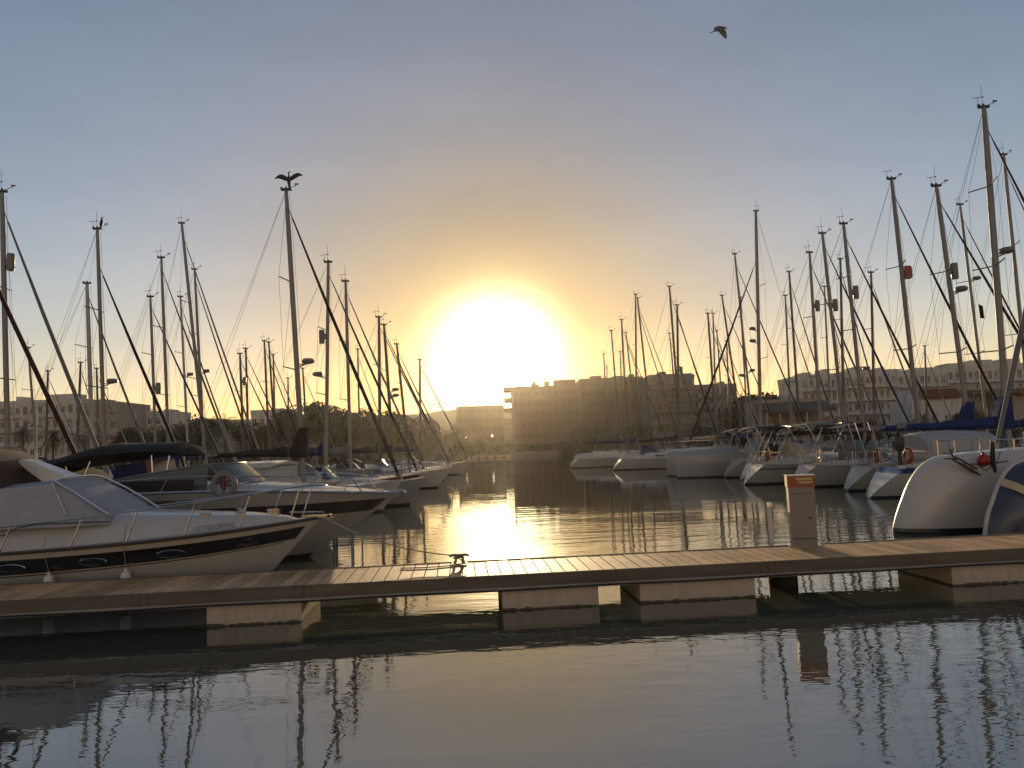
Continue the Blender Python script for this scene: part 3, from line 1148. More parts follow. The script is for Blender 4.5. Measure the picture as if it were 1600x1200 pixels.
# white quay house with the brown awnings
hx0, hx1 = aty(1425, 640, 132).x, aty(1504, 640, 132).x
zt = aty(1465, 606, 132).z
rt = empty('quay_house', ((hx0 + hx1) / 2, 132, 1.25), 'small white quayside house with a brown roller awning over its upper floor', 'building')
W, H = hx1 - hx0, zt - 1.25
mb = MB()
mb.bbox((-W / 2, 0, 0), (W / 2, 8, H * .78))
mb.bbox((-W / 2 + 1.5, 1.2, H * .783), (W / 2 - .4, 8, H))
mb.build('wall', WALLW, rt, smooth=False)
windows_of(rt, [(-.6, 3.1, .9, 1.5), (1.6, 3.2, .9, 1.3), (-3, 3.1, .9, 1.3), (-2.5, 1.1, 1.4, 1.5), (3.2, 3.1, .8, 1.3)], 0)
mb = MB()
mb.prism([(.9, H * .99), (-.6, H * .82), (-.6, H * .78), (1.0, H * .95)], -W / 2 + 2, W / 2 - .3, 'x')
mb.build('awning', AWN, rt, smooth=False)
for (a, b, y0, y1, Yd, lab) in ((1562, 1660, 604, 612, 136, 'brown terrace awning at the far right under the white blocks'), (1504, 1560, 607, 611, 140, 'dark red shade over a shopfront right of the white quay house')):
    A = aty((a + b) / 2, y0, Yd)
    xa, xb = aty(a, y0, Yd).x, aty(b, y0, Yd).x
    rt = empty('shopfront', ((xa + xb) / 2, Yd, 1.25), lab, 'shop')
    Wd = xb - xa
    mb = MB()
    mb.bbox((-Wd / 2, 0, 0), (Wd / 2, 5, A.z - 1.25))
    mb.build('wall', WALLB, rt, smooth=False)
    mb = MB()
    mb.prism([(-.02, A.z - 1.5), (-2.2, A.z - 2.3), (-2.2, A.z - 2.5), (-.02, A.z - 1.75)], -Wd / 2, Wd / 2, 'x')
    mb.build('awning', AWN, rt, smooth=False)
    windows_of(rt, [(x, 1.9, 1.6, 2.0) for x in [-Wd / 2 + 1.4 + 2.4 * i for i in range(int((Wd - 1) / 2.4))]], 0, 'shop_window')

# harbour restaurant with the big dark awning
Yr = 118
xa, xb = aty(1188, 640, Yr).x, aty(1290, 640, Yr).x
zt = aty(1240, 622, Yr).z
rt = empty('quay_restaurant', ((xa + xb) / 2, Yr, 1.25), 'low quayside restaurant under a wide sagging dark canopy on pale posts', 'building')
Wd = xb - xa
mb = MB()
mb.bbox((-Wd / 2, 2, 0), (Wd / 2, 8, zt - 1.25))
mb.build('wall', WALLB, rt, smooth=False)
mb = MB()
z = zt - 1.6
rings = []
for i in range(9):
    u = i / 8
    sag = -.5 * math.sin(math.pi * ((u * 2) % 1.0001))
    rings.append([(lerp(-Wd / 2 - .6, Wd / 2 + .6, u), yy, z - 1.6 * (2 - yy) / 5 * .8 + sag * .5 + t_) for yy, t_ in ((2, .0), (-.5, -.15), (-3, 0), (-3, -.5), (2, -.1))])
mb.loft(rings)
mb.build('canopy', mat('canopy_cloth', (0.09, 0.085, 0.07), .9), rt, smooth=False)
for i in range(6):
    mb = MB()
    mb.tube([(lerp(-Wd / 2, Wd / 2, i / 5), -2.8, 0), (lerp(-Wd / 2, Wd / 2, i / 5), -2.8, z - 1.5)], .09, 6)
    mb.build('post', WHITE, rt)
windows_of(rt, [(lerp(-Wd / 2 + 1.5, Wd / 2 - 1.5, i / 3), 1.6, 2.0, 2.0) for i in range(4)], 2)

# quay lamps at the end of the basin
for (px, py, lb) in ((728, 682, 'lit lamp on a post on the far quay, left of the pair'), (769, 681, 'lit lamp on a post on the far quay, nearer the tall block')):
    P = aty(px, py, 219)
    rt = empty('street_lamp', (P.x, 219, 1.25), lb, 'street lamp', 'lamps on the far quay')
    hh = P.z - 1.25
    mb = MB()
    mb.tube([(0, 0, 0), (0, 0, hh - .3)], [.09, .05], 6)
    mb.build('pole', BLACKP, rt)
    mb = MB()
    mb.ball((0, 0, hh), .32, 10, (1, 1, 1.3))
    lm = mat('lamp_globe', (.8, .75, .6), .4)
    lm.node_tree.nodes['Principled BSDF'].inputs['Emission Color'].default_value = (1, .85, .6, 1)
    lm.node_tree.nodes['Principled BSDF'].inputs['Emission Strength'].default_value = 2.5
    mb.build('globe', lm, rt)

# ---------------------------------------------------------------- vegetation
LEAF = mat('foliage', (0.1, 0.105, 0.055), 0.85, var=0.6, scale=0.5)
LEAFP = mat('palm_frond', (0.05, 0.06, 0.025), 0.8, var=0.4, scale=0.6)
BARK = mat('bark', (0.12, 0.09, 0.065), 0.95, var=0.3, scale=4)


def make_crown(seed, r=3.5, h=3.4, n=3600):
    rr = random.Random(seed)
    mb = MB()
    lobes = [(rr.uniform(-.6, .6) * r, rr.uniform(-.6, .6) * r, rr.uniform(-.75, .6) * h, rr.uniform(.3, .55) * r) for _ in range(18)]
    for i in range(n):
        L_ = rr.choice(lobes)
        d = Vector((rr.gauss(0, 1), rr.gauss(0, 1), rr.gauss(0, 1))).normalized() * L_[3] * rr.uniform(.55, 1.08)
        c = Vector(L_[:3]) + Vector((d.x, d.y, d.z * .8))
        a = Vector((rr.gauss(0, 1), rr.gauss(0, 1), rr.gauss(0, 1))).normalized() * rr.uniform(.12, .3)
        b = a.cross(Vector((rr.gauss(0, 1), rr.gauss(0, 1), rr.gauss(0, 1)))).normalized() * rr.uniform(.1, .22)
        mb.add([c - a, c + b, c + a, c - b * .8], [(0, 1, 2, 3)])
    return mb


def make_trunk(seed, h):
    rr = random.Random(seed)
    mb = MB()
    mb.tube([(0, 0, -.2), (.1, 0, h * .4), (0, .1, h * .75)], [.28, .2, .15], 7)
    for i in range(6):
        a = i * 1.05 + rr.random()
        mb.tube([(0.02, .05, h * (.55 + .03 * i)), (math.cos(a) * 1.2, math.sin(a) * 1.2, h * .9), (math.cos(a) * 2, math.sin(a) * 2, h * 1.15)], [.11, .07, .03], 5)
    return mb


def make_fronds(seed, n=34, L_=2.6):
    rr = random.Random(seed)
    mb = MB()
    for i in range(n):
        az = i * 2.399 + rr.random() * .3
        el = lerp(1.25, -.7, (i / n) ** .8) + rr.uniform(-.12, .12)
        ll = L_ * rr.uniform(.85, 1.1)
        p = Vector((0, 0, 0))
        dirh = Vector((math.cos(az), math.sin(az), 0))
        side = Vector((-math.sin(az), math.cos(az), 0))
        e = el
        seg = 8
        for k in range(seg):
            q = p + (dirh * math.cos(e) + Vector((0, 0, 1)) * math.sin(e)) * (ll / seg)
            upv = side.cross((q - p).normalized())
            for sgn in (-1, 1):
                lw = .55 * math.sin(math.pi * min((k + 1) / seg, .93)) + .1
                for u in (0.0, .5):
                    a = p.lerp(q, u)
                    tip = a + side * sgn * lw + (q - p).normalized() * .3 - Vector((0, 0, .18))
                    mb.add([a, a + (q - p) * .22, tip], [(0, 1, 2)])
            mb.add([p - side * .03, p + side * .03, q + side * .02, q - side * .02], [(0, 1, 2, 3)])
            p = q
            e -= .2
    return mb


crowns, fronds = [], []
tree_px = [  # px of the crown centre, top y, distance, crown size, label
    (500, 628, 124, 1.05, 'bushy dark tree behind the tallest left-centre mast'),
    (527, 640, 132, 1.0, 'rounded dark tree right of the bushy one, behind the radar masts'),
    (556, 641, 120, 1.0, 'dark quayside tree below the crossing forestays'),
    (585, 640, 128, 1.0, 'dark quayside tree just left of the paired brown masts'),
    (612, 645, 134, .95, 'dark rounded tree behind the mast with two radar discs'),
    (642, 650, 150, 1.0, 'brownish tree at the right end of the left treeline'),
    (668, 658, 160, .95, 'low haze-lit tree left of the thin mast nearest the sun'),
    (462, 640, 118, .95, 'dark tree left of the bushy treetop, behind thin masts'),
    (432, 656, 120, .9, 'low dark tree in front of the small villa'),
    (395, 658, 126, .9, 'low dark tree at the left foot of the small villa'),
    (300, 650, 124, 1.0, 'tree with an uneven top right of the low white block'),
    (270, 664, 118, .8, 'small tree between the low white block and the uneven tree'),
    (200, 668, 116, .75, 'small bush-like tree in front of the low white block'),
    (700, 668, 205, 1.0, 'low hazy tree at the left corner of the far quay'),
    (745, 690, 216, .7, 'small shrub-like tree behind the far quay lamps'),
    (1145, 640, 132, 1.0, 'dark tree between the grey stepped wing and the restaurant'),
    (1172, 616, 190, 1.1, 'distant dark tree on the skyline right of the stepped wing'),
    (1205, 612, 185, 1.1, 'distant dark tree on the skyline above the restaurant'),
    (1236, 608, 180, 1.0, 'distant dark tree touching the left end of the white terraces'),
    (1300, 660, 122, .8, 'low tree right of the restaurant canopy'),
    (1350, 655, 124, .8, 'low dark tree under the white terraces behind a radar dome mast'),
    (1520, 640, 122, .8, 'dark narrow tree right of the white quay house'),
    (905, 668, 214, .8, 'dark tree at the foot of the tall silhouetted block'),
    (950, 668, 200, .9, 'dark tree at the foot of the ochre block with the terrace'),
    (990, 664, 190, .9, 'dark tree left of the banded grey block'),
    (1090, 665, 150, .8, 'dark quayside tree in front of the banded grey block'),
]
for i, (px, py, Y, s, lb) in enumerate(tree_px):
    P = aty(px, py, Y)
    h = max(P.z - 1.25, 2.5)
    sc = s * Y / 128
    sc *= 1.2
    cz = h - 2.9 * sc
    rt = empty('tree', (P.x, Y, 1.2), lb, 'tree', 'trees along the quay', rnd.random() * 6)
    if i < 4:
        o = make_crown(i).build('crown', LEAF, rt, smooth=False, loc=(0, 0, cz))
        crowns.append(o)
    else:
        o = share(crowns[i % 4], 'crown', rt, (0, 0, cz), rnd.random() * 6)
    o.scale = (sc, sc, sc)
    th = max(cz + 1, 1.6)
    make_trunk(i, th).build('trunk', BARK, rt)
palm_px = [(332, 646, 112, 'palm with a dark spiky head right of the uneven tree'), (352, 645, 116, 'palm leaning over the dark boom cover, second of the pair'),
           (246, 668, 112, 'palm under the black forestay sail'), (225, 672, 114, 'palm in front of the low white block'),
           (186, 674, 113, 'palm at the foot of the gable block, right of it'), (120, 668, 112, 'palm before the long white block, near its gable'),
           (84, 664, 113, 'palm before the middle of the long white block'), (36, 658, 112, 'palm before the long white block beside the leftmost mast'),
           (150, 672, 115, 'palm at the foot of the gable block, in front of its openings'), (642, 668, 140, 'hazy palm behind the masts nearest the sun, left'),
           (662, 672, 150, 'hazy palm behind the masts nearest the sun, right'), (412, 664, 114, 'palm below the small villa'),
           (1442, 640, 118, 'palm before the white quay house'), (1210, 655, 113, 'palm beside the restaurant posts'), (1120, 668, 116, 'palm left of the restaurant')]
for i, (px, py, Y, lb) in enumerate(palm_px):
    P = aty(px, py, Y)
    h = P.z - 1.2 - 1.6
    rt = empty('palm_tree', (P.x, Y, 1.2), lb, 'palm tree', 'palms along the quay', rnd.random() * 6)
    if i < 2:
        o = make_fronds(i).build('fronds', LEAFP, rt, smooth=False, loc=(0, 0, h))
        fronds.append(o)
    else:
        share(fronds[i % 2], 'fronds', rt, (0, 0, h), rnd.random() * 6)
    mb = MB()
    mb.tube([(0, 0, 0), (.1, .05, h * .5), (0, 0, h)], [.24, .18, .2], 8)
    mb.build('trunk', BARK, rt)
mb = MB()
rr = random.Random(5)
for (xa, xb, ya, yb, n) in ((-110, -44, 118, 124, 4600), (-46, -26, 126, 206, 2600), (40, 120, 122, 134, 2000), (-20, 34, 213, 216, 1200)):
    for i in range(n):
        c = Vector((rr.uniform(xa, xb), rr.uniform(ya, yb), 1.2 + rr.uniform(0, 3.0) * (0.6 + .6 * mnoise.noise(Vector((i * .01, xa, 0))))))
        a = Vector((rr.gauss(0, 1), rr.gauss(0, 1), rr.gauss(0, 1))).normalized() * .35
        b = a.cross(Vector((rr.gauss(0, 1), rr.gauss(0, 1), rr.gauss(0, 1)))).normalized() * .28
        mb.add([c - a, c + b, c + a, c - b], [(0, 1, 2, 3)])
tag(mb.build('hedge_planting', LEAF, smooth=False), 'low dark hedges and shrubs along the waterfront quay', 'hedge', kind='stuff')

# ---------------------------------------------------------------- the wooden pontoon in front
ZD = 0.54
f0, f1 = atz(0, 940, ZD), atz(1600, 857, ZD)
b0, b1 = atz(412, 892, ZD), atz(1600, 836, ZD)
dirv = (f1 - f0).normalized()
dirv.z = 0
nrm = Vector((-dirv.y, dirv.x, 0))
Wp = (b1 - f0).dot(nrm)
Wp2 = (b0 - f0).dot(nrm)
Wp = (Wp + Wp2) / 2
prz = math.atan2(dirv.y, dirv.x)
rt = empty('pontoon', (f0.x, f0.y, 0), 'wooden-decked floating pontoon on white concrete floats crossing the foreground', 'pontoon', None, prz)
PONT = rt
wood = bpy.data.materials.new('weathered_planks')
wood.use_nodes = True
t = wood.node_tree
p = t.nodes['Principled BSDF']
tc_ = N(t, 'ShaderNodeTexCoord')
geo_ = N(t, 'ShaderNodeNewGeometry')
mp_ = N(t, 'ShaderNodeMapping')
mp_.inputs['Scale'].default_value = (14, 1.2, 6)
t.links.new(tc_.outputs['Object'], mp_.inputs[0])
n1 = N(t, 'ShaderNodeTexNoise', inp={'Scale': 2.2, 'Detail': 8.0, 'Roughness': .7})
t.links.new(mp_.outputs[0], n1.inputs['Vector'])
n2 = N(t, 'ShaderNodeTexNoise', inp={'Scale': 1.1, 'Detail': 5.0})
t.links.new(tc_.outputs['Object'], n2.inputs['Vector'])
cr = N(t, 'ShaderNodeValToRGB')
cr.color_ramp.elements[0].position = .28
cr.color_ramp.elements[0].color = (0.2, 0.115, 0.05, 1)
cr.color_ramp.elements[1].position = .6
cr.color_ramp.elements[1].color = (0.82, 0.51, 0.26, 1)
f_ = MATH(t, 'ADD', MATH(t, 'MULTIPLY', n1.outputs['Fac'], .45), MATH(t, 'MULTIPLY', n2.outputs['Fac'], .3))
f_ = MATH(t, 'ADD', f_, MATH(t, 'MULTIPLY', geo_.outputs['Random Per Island'], .13))
t.links.new(f_, cr.inputs[0])
t.links.new(cr.outputs[0], p.inputs['Base Color'])
p.inputs['Roughness'].default_value = .6
p.inputs['Specular IOR Level'].default_value = .22
bp_ = N(t, 'ShaderNodeBump', inp={'Strength': .35, 'Distance': .01})
t.links.new(n1.outputs['Fac'], bp_.inputs['Height'])
t.links.new(bp_.outputs[0], p.inputs['Normal'])
SLAB = hull_mat('concrete_float', (0.62, 0.5, 0.4), (.09, .08, .05), .03, grime=.6, wob=.12)
SLAB.node_tree.nodes['Principled BSDF'].inputs['Roughness'].default_value = .9
SLAB.node_tree.nodes['Principled BSDF'].inputs['Coat Weight'].default_value = 0
FAS = mat('fascia_timber', (0.13, 0.1, 0.07), 0.8, var=0.3, scale=2, stretch=(.3, 3, 3))
mb = MB()
pw = 0.2
x = -6.0
rr = random.Random(3)
while x < 24:
    ww = pw
    mb.box((x + ww / 2, Wp / 2, ZD - .02 + rr.uniform(-.002, .002)), (ww - .016, Wp - .03, .04))
    x += ww
mb.build('deck_planks', wood, rt, smooth=False)
mb = MB()
mb.bbox((-6, -.03, ZD - .17), (24, .012, ZD + .012))
mb.bbox((-6, Wp - .012, ZD - .17), (24, Wp + .03, ZD + .012))
mb.build('fascia', FAS, rt, smooth=False)
mb = MB()
mb.bbox((-6, -.05, ZD - .235), (24, -.012, ZD - .173))
mb.bbox((-6, Wp + .012, ZD - .235), (24, Wp + .05, ZD - .173))
for y in (.15, Wp / 2, Wp - .15):
    mb.bbox((-6, y - .05, ZD - .17), (24, y + .05, ZD - .045))
mb.build('rail_beam', mat('galvanised_beam', (.3, .27, .23), .6, .3, var=.2), rt, smooth=False)


def along(px, py, z=0.2):
    P = atz(px, py, z)
    return (P - f0).dot(dirv)


def on_front(px):
    "distance along the pontoon front at photo column px"
    lo, hi = -8, 26
    for _ in range(40):
        m_ = (lo + hi) / 2
        P = f0 + dirv * m_
        P = Vector((P.x, P.y, .3)) - Vector((0, 0, CAMH))
        qx = 800 + FPX * P.dot(c_r) / P.dot(c_f)
        if qx < px:
            lo = m_
        else:
            hi = m_
    return lo


for (a, b) in ((-330, -120), (322, 470), (785, 935), (1000, 1180), (1488, 1690)):
    xa, xb = on_front(a), on_front(b)
    mb = MB()
    mb.prism([(xa + .0, -.6), (xb, -.6), (xb, ZD - .24), (xa, ZD - .24)], .03, Wp - .03, 'y')
    mb.build('float', SLAB, rt, smooth=False)

# boards joined end to end, bolt heads and a run of cable under the edge
mb = MB()
x = -5.2
while x < 23.5:
    mb.box((x, -.034, ZD - .08), (.012, .01, .18))
    for dx in (-.12, .12):
        for dz in (-.04, -.13):
            mb.lathe([(.001, -.012), (.014, -.012), (.016, 0), (.001, .001)], (x + dx, -.031, ZD + dz), 6, 'y')
    x += 2.4
mb.build('bolted_joint', mat('bolt_steel', (.1, .09, .08), .5, .6), rt)
mb = MB()
mb.tube(spline([(x_, -.075, ZD - .205 - .012 * (k_ % 2)) for k_, x_ in enumerate([-6 + 1.5 * q for q in range(21)])], 3), .014, 5)
mb.build('power_cable', BLACKP, rt)

# dark guide pile under the pedestal
gp_ = f0 + dirv * on_front(1259)
gq = empty('guide_pile', (gp_.x + nrm.x * .9, gp_.y + nrm.y * .9, -3.4), 'dark steel guide pile standing in the water under the pontoon below the service pedestal', 'pile')
mb = MB()
mb.tube([(0, 0, 0), (0, 0, 3.4 + ZD - .25)], .24, 14)
mb.build('shaft', mat('pile_tar', (.025, .022, .018), .7, var=.4), gq)
mb = MB()
mb.torus((0, 0, 3.4 + ZD - .3), .27, .035, 'z', 20, 6)
mb.build('collar', mat('bolt_steel', (.1, .09, .08), .5, .6), gq)

# service pedestal
pb = atz(1253, 851, ZD)
pd = empty('service_pedestal', (pb.x, pb.y - .1, ZD), 'grey service pedestal with an orange head standing on the back edge of the pontoon', 'pedestal', None, R(-9))
ph = (aty(1246, 741, pb.y).z - ZD)
mb = MB()
w2 = .225
mb.loft([[(a * s_, b * s_, z) for a, b in ((-w2, -.11), (w2, -.11), (w2, .11), (-w2, .11))] for z, s_ in ((0, .97), (ph - .22, 1.0))])
mb.build('housing', mat('pedestal_grey', (.22, .195, .17), .5, var=.08), pd, smooth=False)
mb = MB()
mb.bbox((-w2 - .012, -.122, ph - .219), (w2 + .012, .122, ph - .022))
mb.build('orange_head', mat('pedestal_orange', (.27, .075, .02), .5, var=.1), pd, smooth=False)
mb = MB()
mb.bbox((-w2 - .02, -.13, ph - .02), (w2 + .02, .13, ph))
mb.build('lid', WHITEP, pd, smooth=False)
mb = MB()
mb.box((.05, -.126, ph - .075), (.28, .006, .045))
mb.box((.08, -.126, ph - .135), (.24, .006, .04))
mb.build('number_plate', mat('plate_yellow', (.5, .36, .16), .5), pd, smooth=False)
mb = MB()
mb.bbox((-w2 + .03, -.1135, .12), (w2 - .03, -.1105, .14))
mb.bbox((-w2 + .03, -.1135, ph - .34), (w2 - .03, -.1105, ph - .33))
mb.tube([(.12, -.112, .5), (.12, -.13, .5)], .02, 8)
mb.build('door_seam', mat('seam_dark', (.05, .045, .04), .6), pd, smooth=False)
mb = MB()
mb.bbox((-w2 - .05, -.15, 0), (w2 + .05, .15, .02))
mb.build('base_plate', STEEL, pd, smooth=False)

# thin white mooring pole just behind the pontoon
P = aty(1203, 788, pb.y + .9)
rt2 = empty('mooring_pole', (P.x, P.y, -1.2), 'thin pale mooring pole in the water left of the service pedestal', 'pole')
mb = MB()
mb.tube([(0, 0, 0), (-.02, 0, P.z + 1.15)], [.045, .042], 10)
mb.build('shaft', mat('pole_grey', (.55, .55, .52), .5), rt2)
mb = MB()
mb.lathe([(.01, .05), (.06, .04), (.065, -.03), (.01, -.03)], (-.02, 0, P.z + 1.19), 10)
mb.build('cap', STEEL, rt2)

# cleat and mooring line
Cl = atz(718, 882, ZD)
cl = empty('mooring_cleat', (Cl.x, Cl.y, ZD + .012), 'galvanised horn cleat bolted near the back edge of the pontoon', 'cleat', None, prz)
mb = MB()
mb.box((0, 0, .01), (.26, .1, .02))
for sx in (-.06, .06):
    mb.tube([(sx * 1.3, 0, .015), (sx, 0, .06), (sx, 0, .12)], [.03, .022, .026], 8)
mb.tube([(-.17, 0, .13), (-.12, 0, .15), (0, 0, .14), (.12, 0, .15), (.17, 0, .13)], [.014, .024, .028, .024, .014], 8)
mb.build('horns', mat('galvanised_cleat', (.25, .23, .2), .4, .8), cl)

# ---------------------------------------------------------------- near motor cruiser with the dark hull band
STEM1 = aty(501, 808, 15.0)
L1 = 9.6
o1 = Vector((STEM1.x - L1, 15.0, 0))
rt = empty('motor_cruiser', o1, 'white motor cruiser with a dark hull band and oval portholes, moored right behind the pontoon', 'motorboat')
H1 = Hull(L1, 2.95, (.98, 1.02, STEM1.z), .5, .9, .5, 2.0, .5, 1.25, -.1, ns=70, nc=20)
mb = MB()
H1.body(mb)
mb.build('hull', hull_mat('hull_cruiser', (.52, .49, .45), (.05, .06, .08), .05), rt)
mb = MB()
H1.deck(mb, .0)
mb.build('deck', DECKM, rt)
for side in (-1, 1):
    mb = MB()
    H1.band(mb, .05, .985, lambda t: H1.sheer(t) - lerp(.44, .36, t), lambda t: H1.sheer(t) - .13, side, .013, 60)
    mb.build('dark_band', mat('hull_band_dark', (.02, .018, .014), .15, coat=.4), rt)
    mb = MB()
    H1.band(mb, .03, .97, lambda t: H1.sheer(t) - lerp(.49, .40, t), lambda t: H1.sheer(t) - lerp(.47, .385, t), side, .014, 60)
    mb.build('pinstripe', mat('hull_pin_dark', (.02, .018, .014), .2), rt)
mb = MB()
H1.rub(mb, .032)
mb.build('rub_rail', mat('rub_rail_dark', (.06, .05, .045), .5), rt)


def l1x(px, Y=13.7):
    return aty(px, 850, Y).x - o1.x


for px in (20, 148, 270):
    t_ = l1x(px) / L1
    c = H1.at(t_, H1.sheer(t_) - .28, -1, .02)
    a = H1.at(t_ + .02, H1.sheer(t_) - .28, -1, .02) - H1.at(t_ - .02, H1.sheer(t_) - .28, -1, .02)
    a.normalize()
    up = (H1.at(t_, H1.sheer(t_) - .2, -1, .02) - H1.at(t_, H1.sheer(t_) - .36, -1, .02)).normalized()
    mb = MB()
    mb.tube([c + a * .235 * math.cos(q) + up * .085 * math.sin(q) for q in [2 * math.pi * k / 28 for k in range(29)]], .011, 5)
    fr = mb.build('porthole', STEEL, rt)
    mb = MB()
    mb.add([c + a * .23 * math.cos(q) + up * .08 * math.sin(q) - a.cross(up) * .0 for q in [2 * math.pi * k / 28 for k in range(28)]], [tuple(range(28))])
    mb.build('porthole_pane', GLASSD, fr)

# trunk and foredeck, cockpit side
mb = MB()
xs = [.4, 1.2, 2.6, 4.6, 5.4, 6.2, 7.2, 8.2, 8.9, 9.2]
ws = [1.3, 1.3, 1.3, 1.26, 1.2, 1.12, .95, .66, .36, .1]
z0 = [H1.sheer(x / L1) - .02 for x in xs]
hh = [.5, .55, .58, .58, .58, .5, .38, .26, .13, .02]
rounded_trunk(mb, xs, ws, z0, [a + b for a, b in zip(z0, hh)], .72)
mb.build('cabin_top', WHITE, rt)
# grab rail step lines on the side deck moulding
mb = MB()
pts = [(x, -1.31 + .02, H1.sheer(x / L1) + z) for x, z in ((.5, .30), (4.35, .30), (4.55, .42), (4.9, .46), (6.2, .40))]
mb.tube(pts, .012, 4)
mb.build('moulding_line', mat('seal_dark', (.08, .08, .08), .6), rt)
# canvas over the windscreen
mb = MB()
rings = []
for (x, zt_, wt, wb) in ((6.0, 1.55, .88, .96), (5.72, 1.74, .9, 1.06), (5.35, 1.98, .9, 1.15), (4.95, 2.2, .84, 1.17), (3.8, 2.13, .86, 1.2), (2.4, 2.05, .88, 1.2), (1.2, 1.98, .9, 1.2), (.6, 1.7, .95, 1.2)):
    rings.append([(x, wb, 1.4), (x, lerp(wb, wt, .6), lerp(1.5, zt_, .6)), (x, wt, zt_ - .03), (x, wt * .5, zt_ + .04), (x, 0, zt_ + .05), (x, -wt * .5, zt_ + .04), (x, -wt, zt_ - .03), (x, -lerp(wb, wt, .6), lerp(1.5, zt_, .6)), (x, -wb, 1.4)])
mb.loft(rings)
mb.build('windscreen_cover', mat('white_canvas_cover', (.32, .33, .37), .85, var=.12, scale=2.5, bump=.5), rt, angle=25)
mb = MB()
for sg in (-1, 1):
    mb.tube([(6.03, sg * .95, 1.55), (5.72, sg * .96, 1.76), (5.35, sg * .93, 2.0), (4.93, sg * .86, 2.23)], .022, 6)
mb.tube([(4.93, -.86, 2.23), (4.96, -.4, 2.28), (4.96, .4, 2.28), (4.93, .86, 2.23)], .022, 6)
mb.tube([(4.93, -.9, 2.2), (5.35, -1.16, 1.62)], .014, 5)
mb.build('windscreen_frame', STEEL, rt)
# radar arch
mb = MB()
rings = []
for (x, z, wd, yy) in ((5.0, 1.98, .4, .26), (4.65, 2.2, .34, .24), (4.25, 2.42, .24, .2), (3.98, 2.57, .16, .17), (3.86, 2.63, .07, .15)):
    rings.append([(x - wd / 2, -yy, z - wd * .25), (x + wd / 2, -yy, z + wd * .25), (x + wd / 2, yy, z + wd * .25), (x - wd / 2, yy, z - wd * .25)])
mb.loft(rings)
mb.build('radar_arch', WHITE, rt)
mb = MB()
mb.lathe([(.02, 0), (.03, .1), (.008, .2), (.006, 1.1)], (3.9, .3, 2.64), 6)
mb.build('antenna', WHITEP, rt)
mb = MB()
mb.loft([[(x, y, z) for y, z in ((-.9, 1.95), (-.8, zt2), (0, zt2 + .06), (.8, zt2), (.9, 1.95))] for x, zt2 in ((.8, 2.7), (2.2, 2.85), (3.3, 2.82), (3.75, 2.6), (3.95, 2.1))])
mb.build('aft_canopy', mat('canvas_brown', (.07, .045, .03), .85, var=.15), rt)
# bow rail
mb = MB()
top_rail = {}
for sg in (-1, 1):
    ts = [.3, .45, .58, .68, .78, .87, .95]
    base = [H1.at(t_, H1.sheer(t_) + .0, sg, -.07) for t_ in ts]
    topp = []
    for b_, t_ in zip(base, ts):
        hh_ = lerp(.42, .66, (t_ - .3) / .65)
        q = b_ + Vector((.22, sg * .03, hh_))
        topp.append(q)
        mb.tube([b_, q], .013, 6)
    topp = [H1.at(.18, H1.sheer(.18), sg, -.07) + Vector((0, 0, .38))] + topp
    top_rail[sg] = topp
nose = Vector((L1 + .12, 0, STEM1.z + .6))
line = spline(top_rail[-1] + [nose] + top_rail[1][::-1], 5)
mb.tube(line, .016, 6)
mb.build('bow_rail', STEEL, rt)
# anchor roller, anchor, bow fittings
mb = MB()
mb.bbox((L1 - .35, -.09, STEM1.z + .0), (L1 + .22, .09, STEM1.z + .045))
mb.tube([(L1 + .18, -.09, STEM1.z + .02), (L1 + .18, .09, STEM1.z + .02)], .035, 8)
mb.tube([(L1 + .1, -.12, STEM1.z + .1), (L1 - .6, 0, STEM1.z + .12)], .018, 6)
mb.loft([[(L1 + .3 + x, y, STEM1.z + z) for x, y, z in ((-.06, -w_, -.02), (.04, 0, .05), (-.06, w_, -.02), (-.1, 0, -.06))] for w_ in (.02, .1, .16)])
mb.box((L1 - .9, 0, STEM1.z + .12), (.2, .16, .14))
mb.build('anchor', STEEL, rt)
mb = MB()
for x, y in ((7.6, -.55), (8.2, -.42), (8.6, .2), (7.9, .5)):
    mb.tube([(x - .1, y, H1.sheer(x / L1) + .125 * (9.2 - x) ** .8 + .16), (x + .1, y, H1.sheer(x / L1) + .125 * (9.2 - x) ** .8 + .16)], .022, 6)
    mb.box((x, y, H1.sheer(x / L1) + .125 * (9.2 - x) ** .8 + .11), (.09, .05, .07))
mb.build('deck_cleat', STEEL, rt)
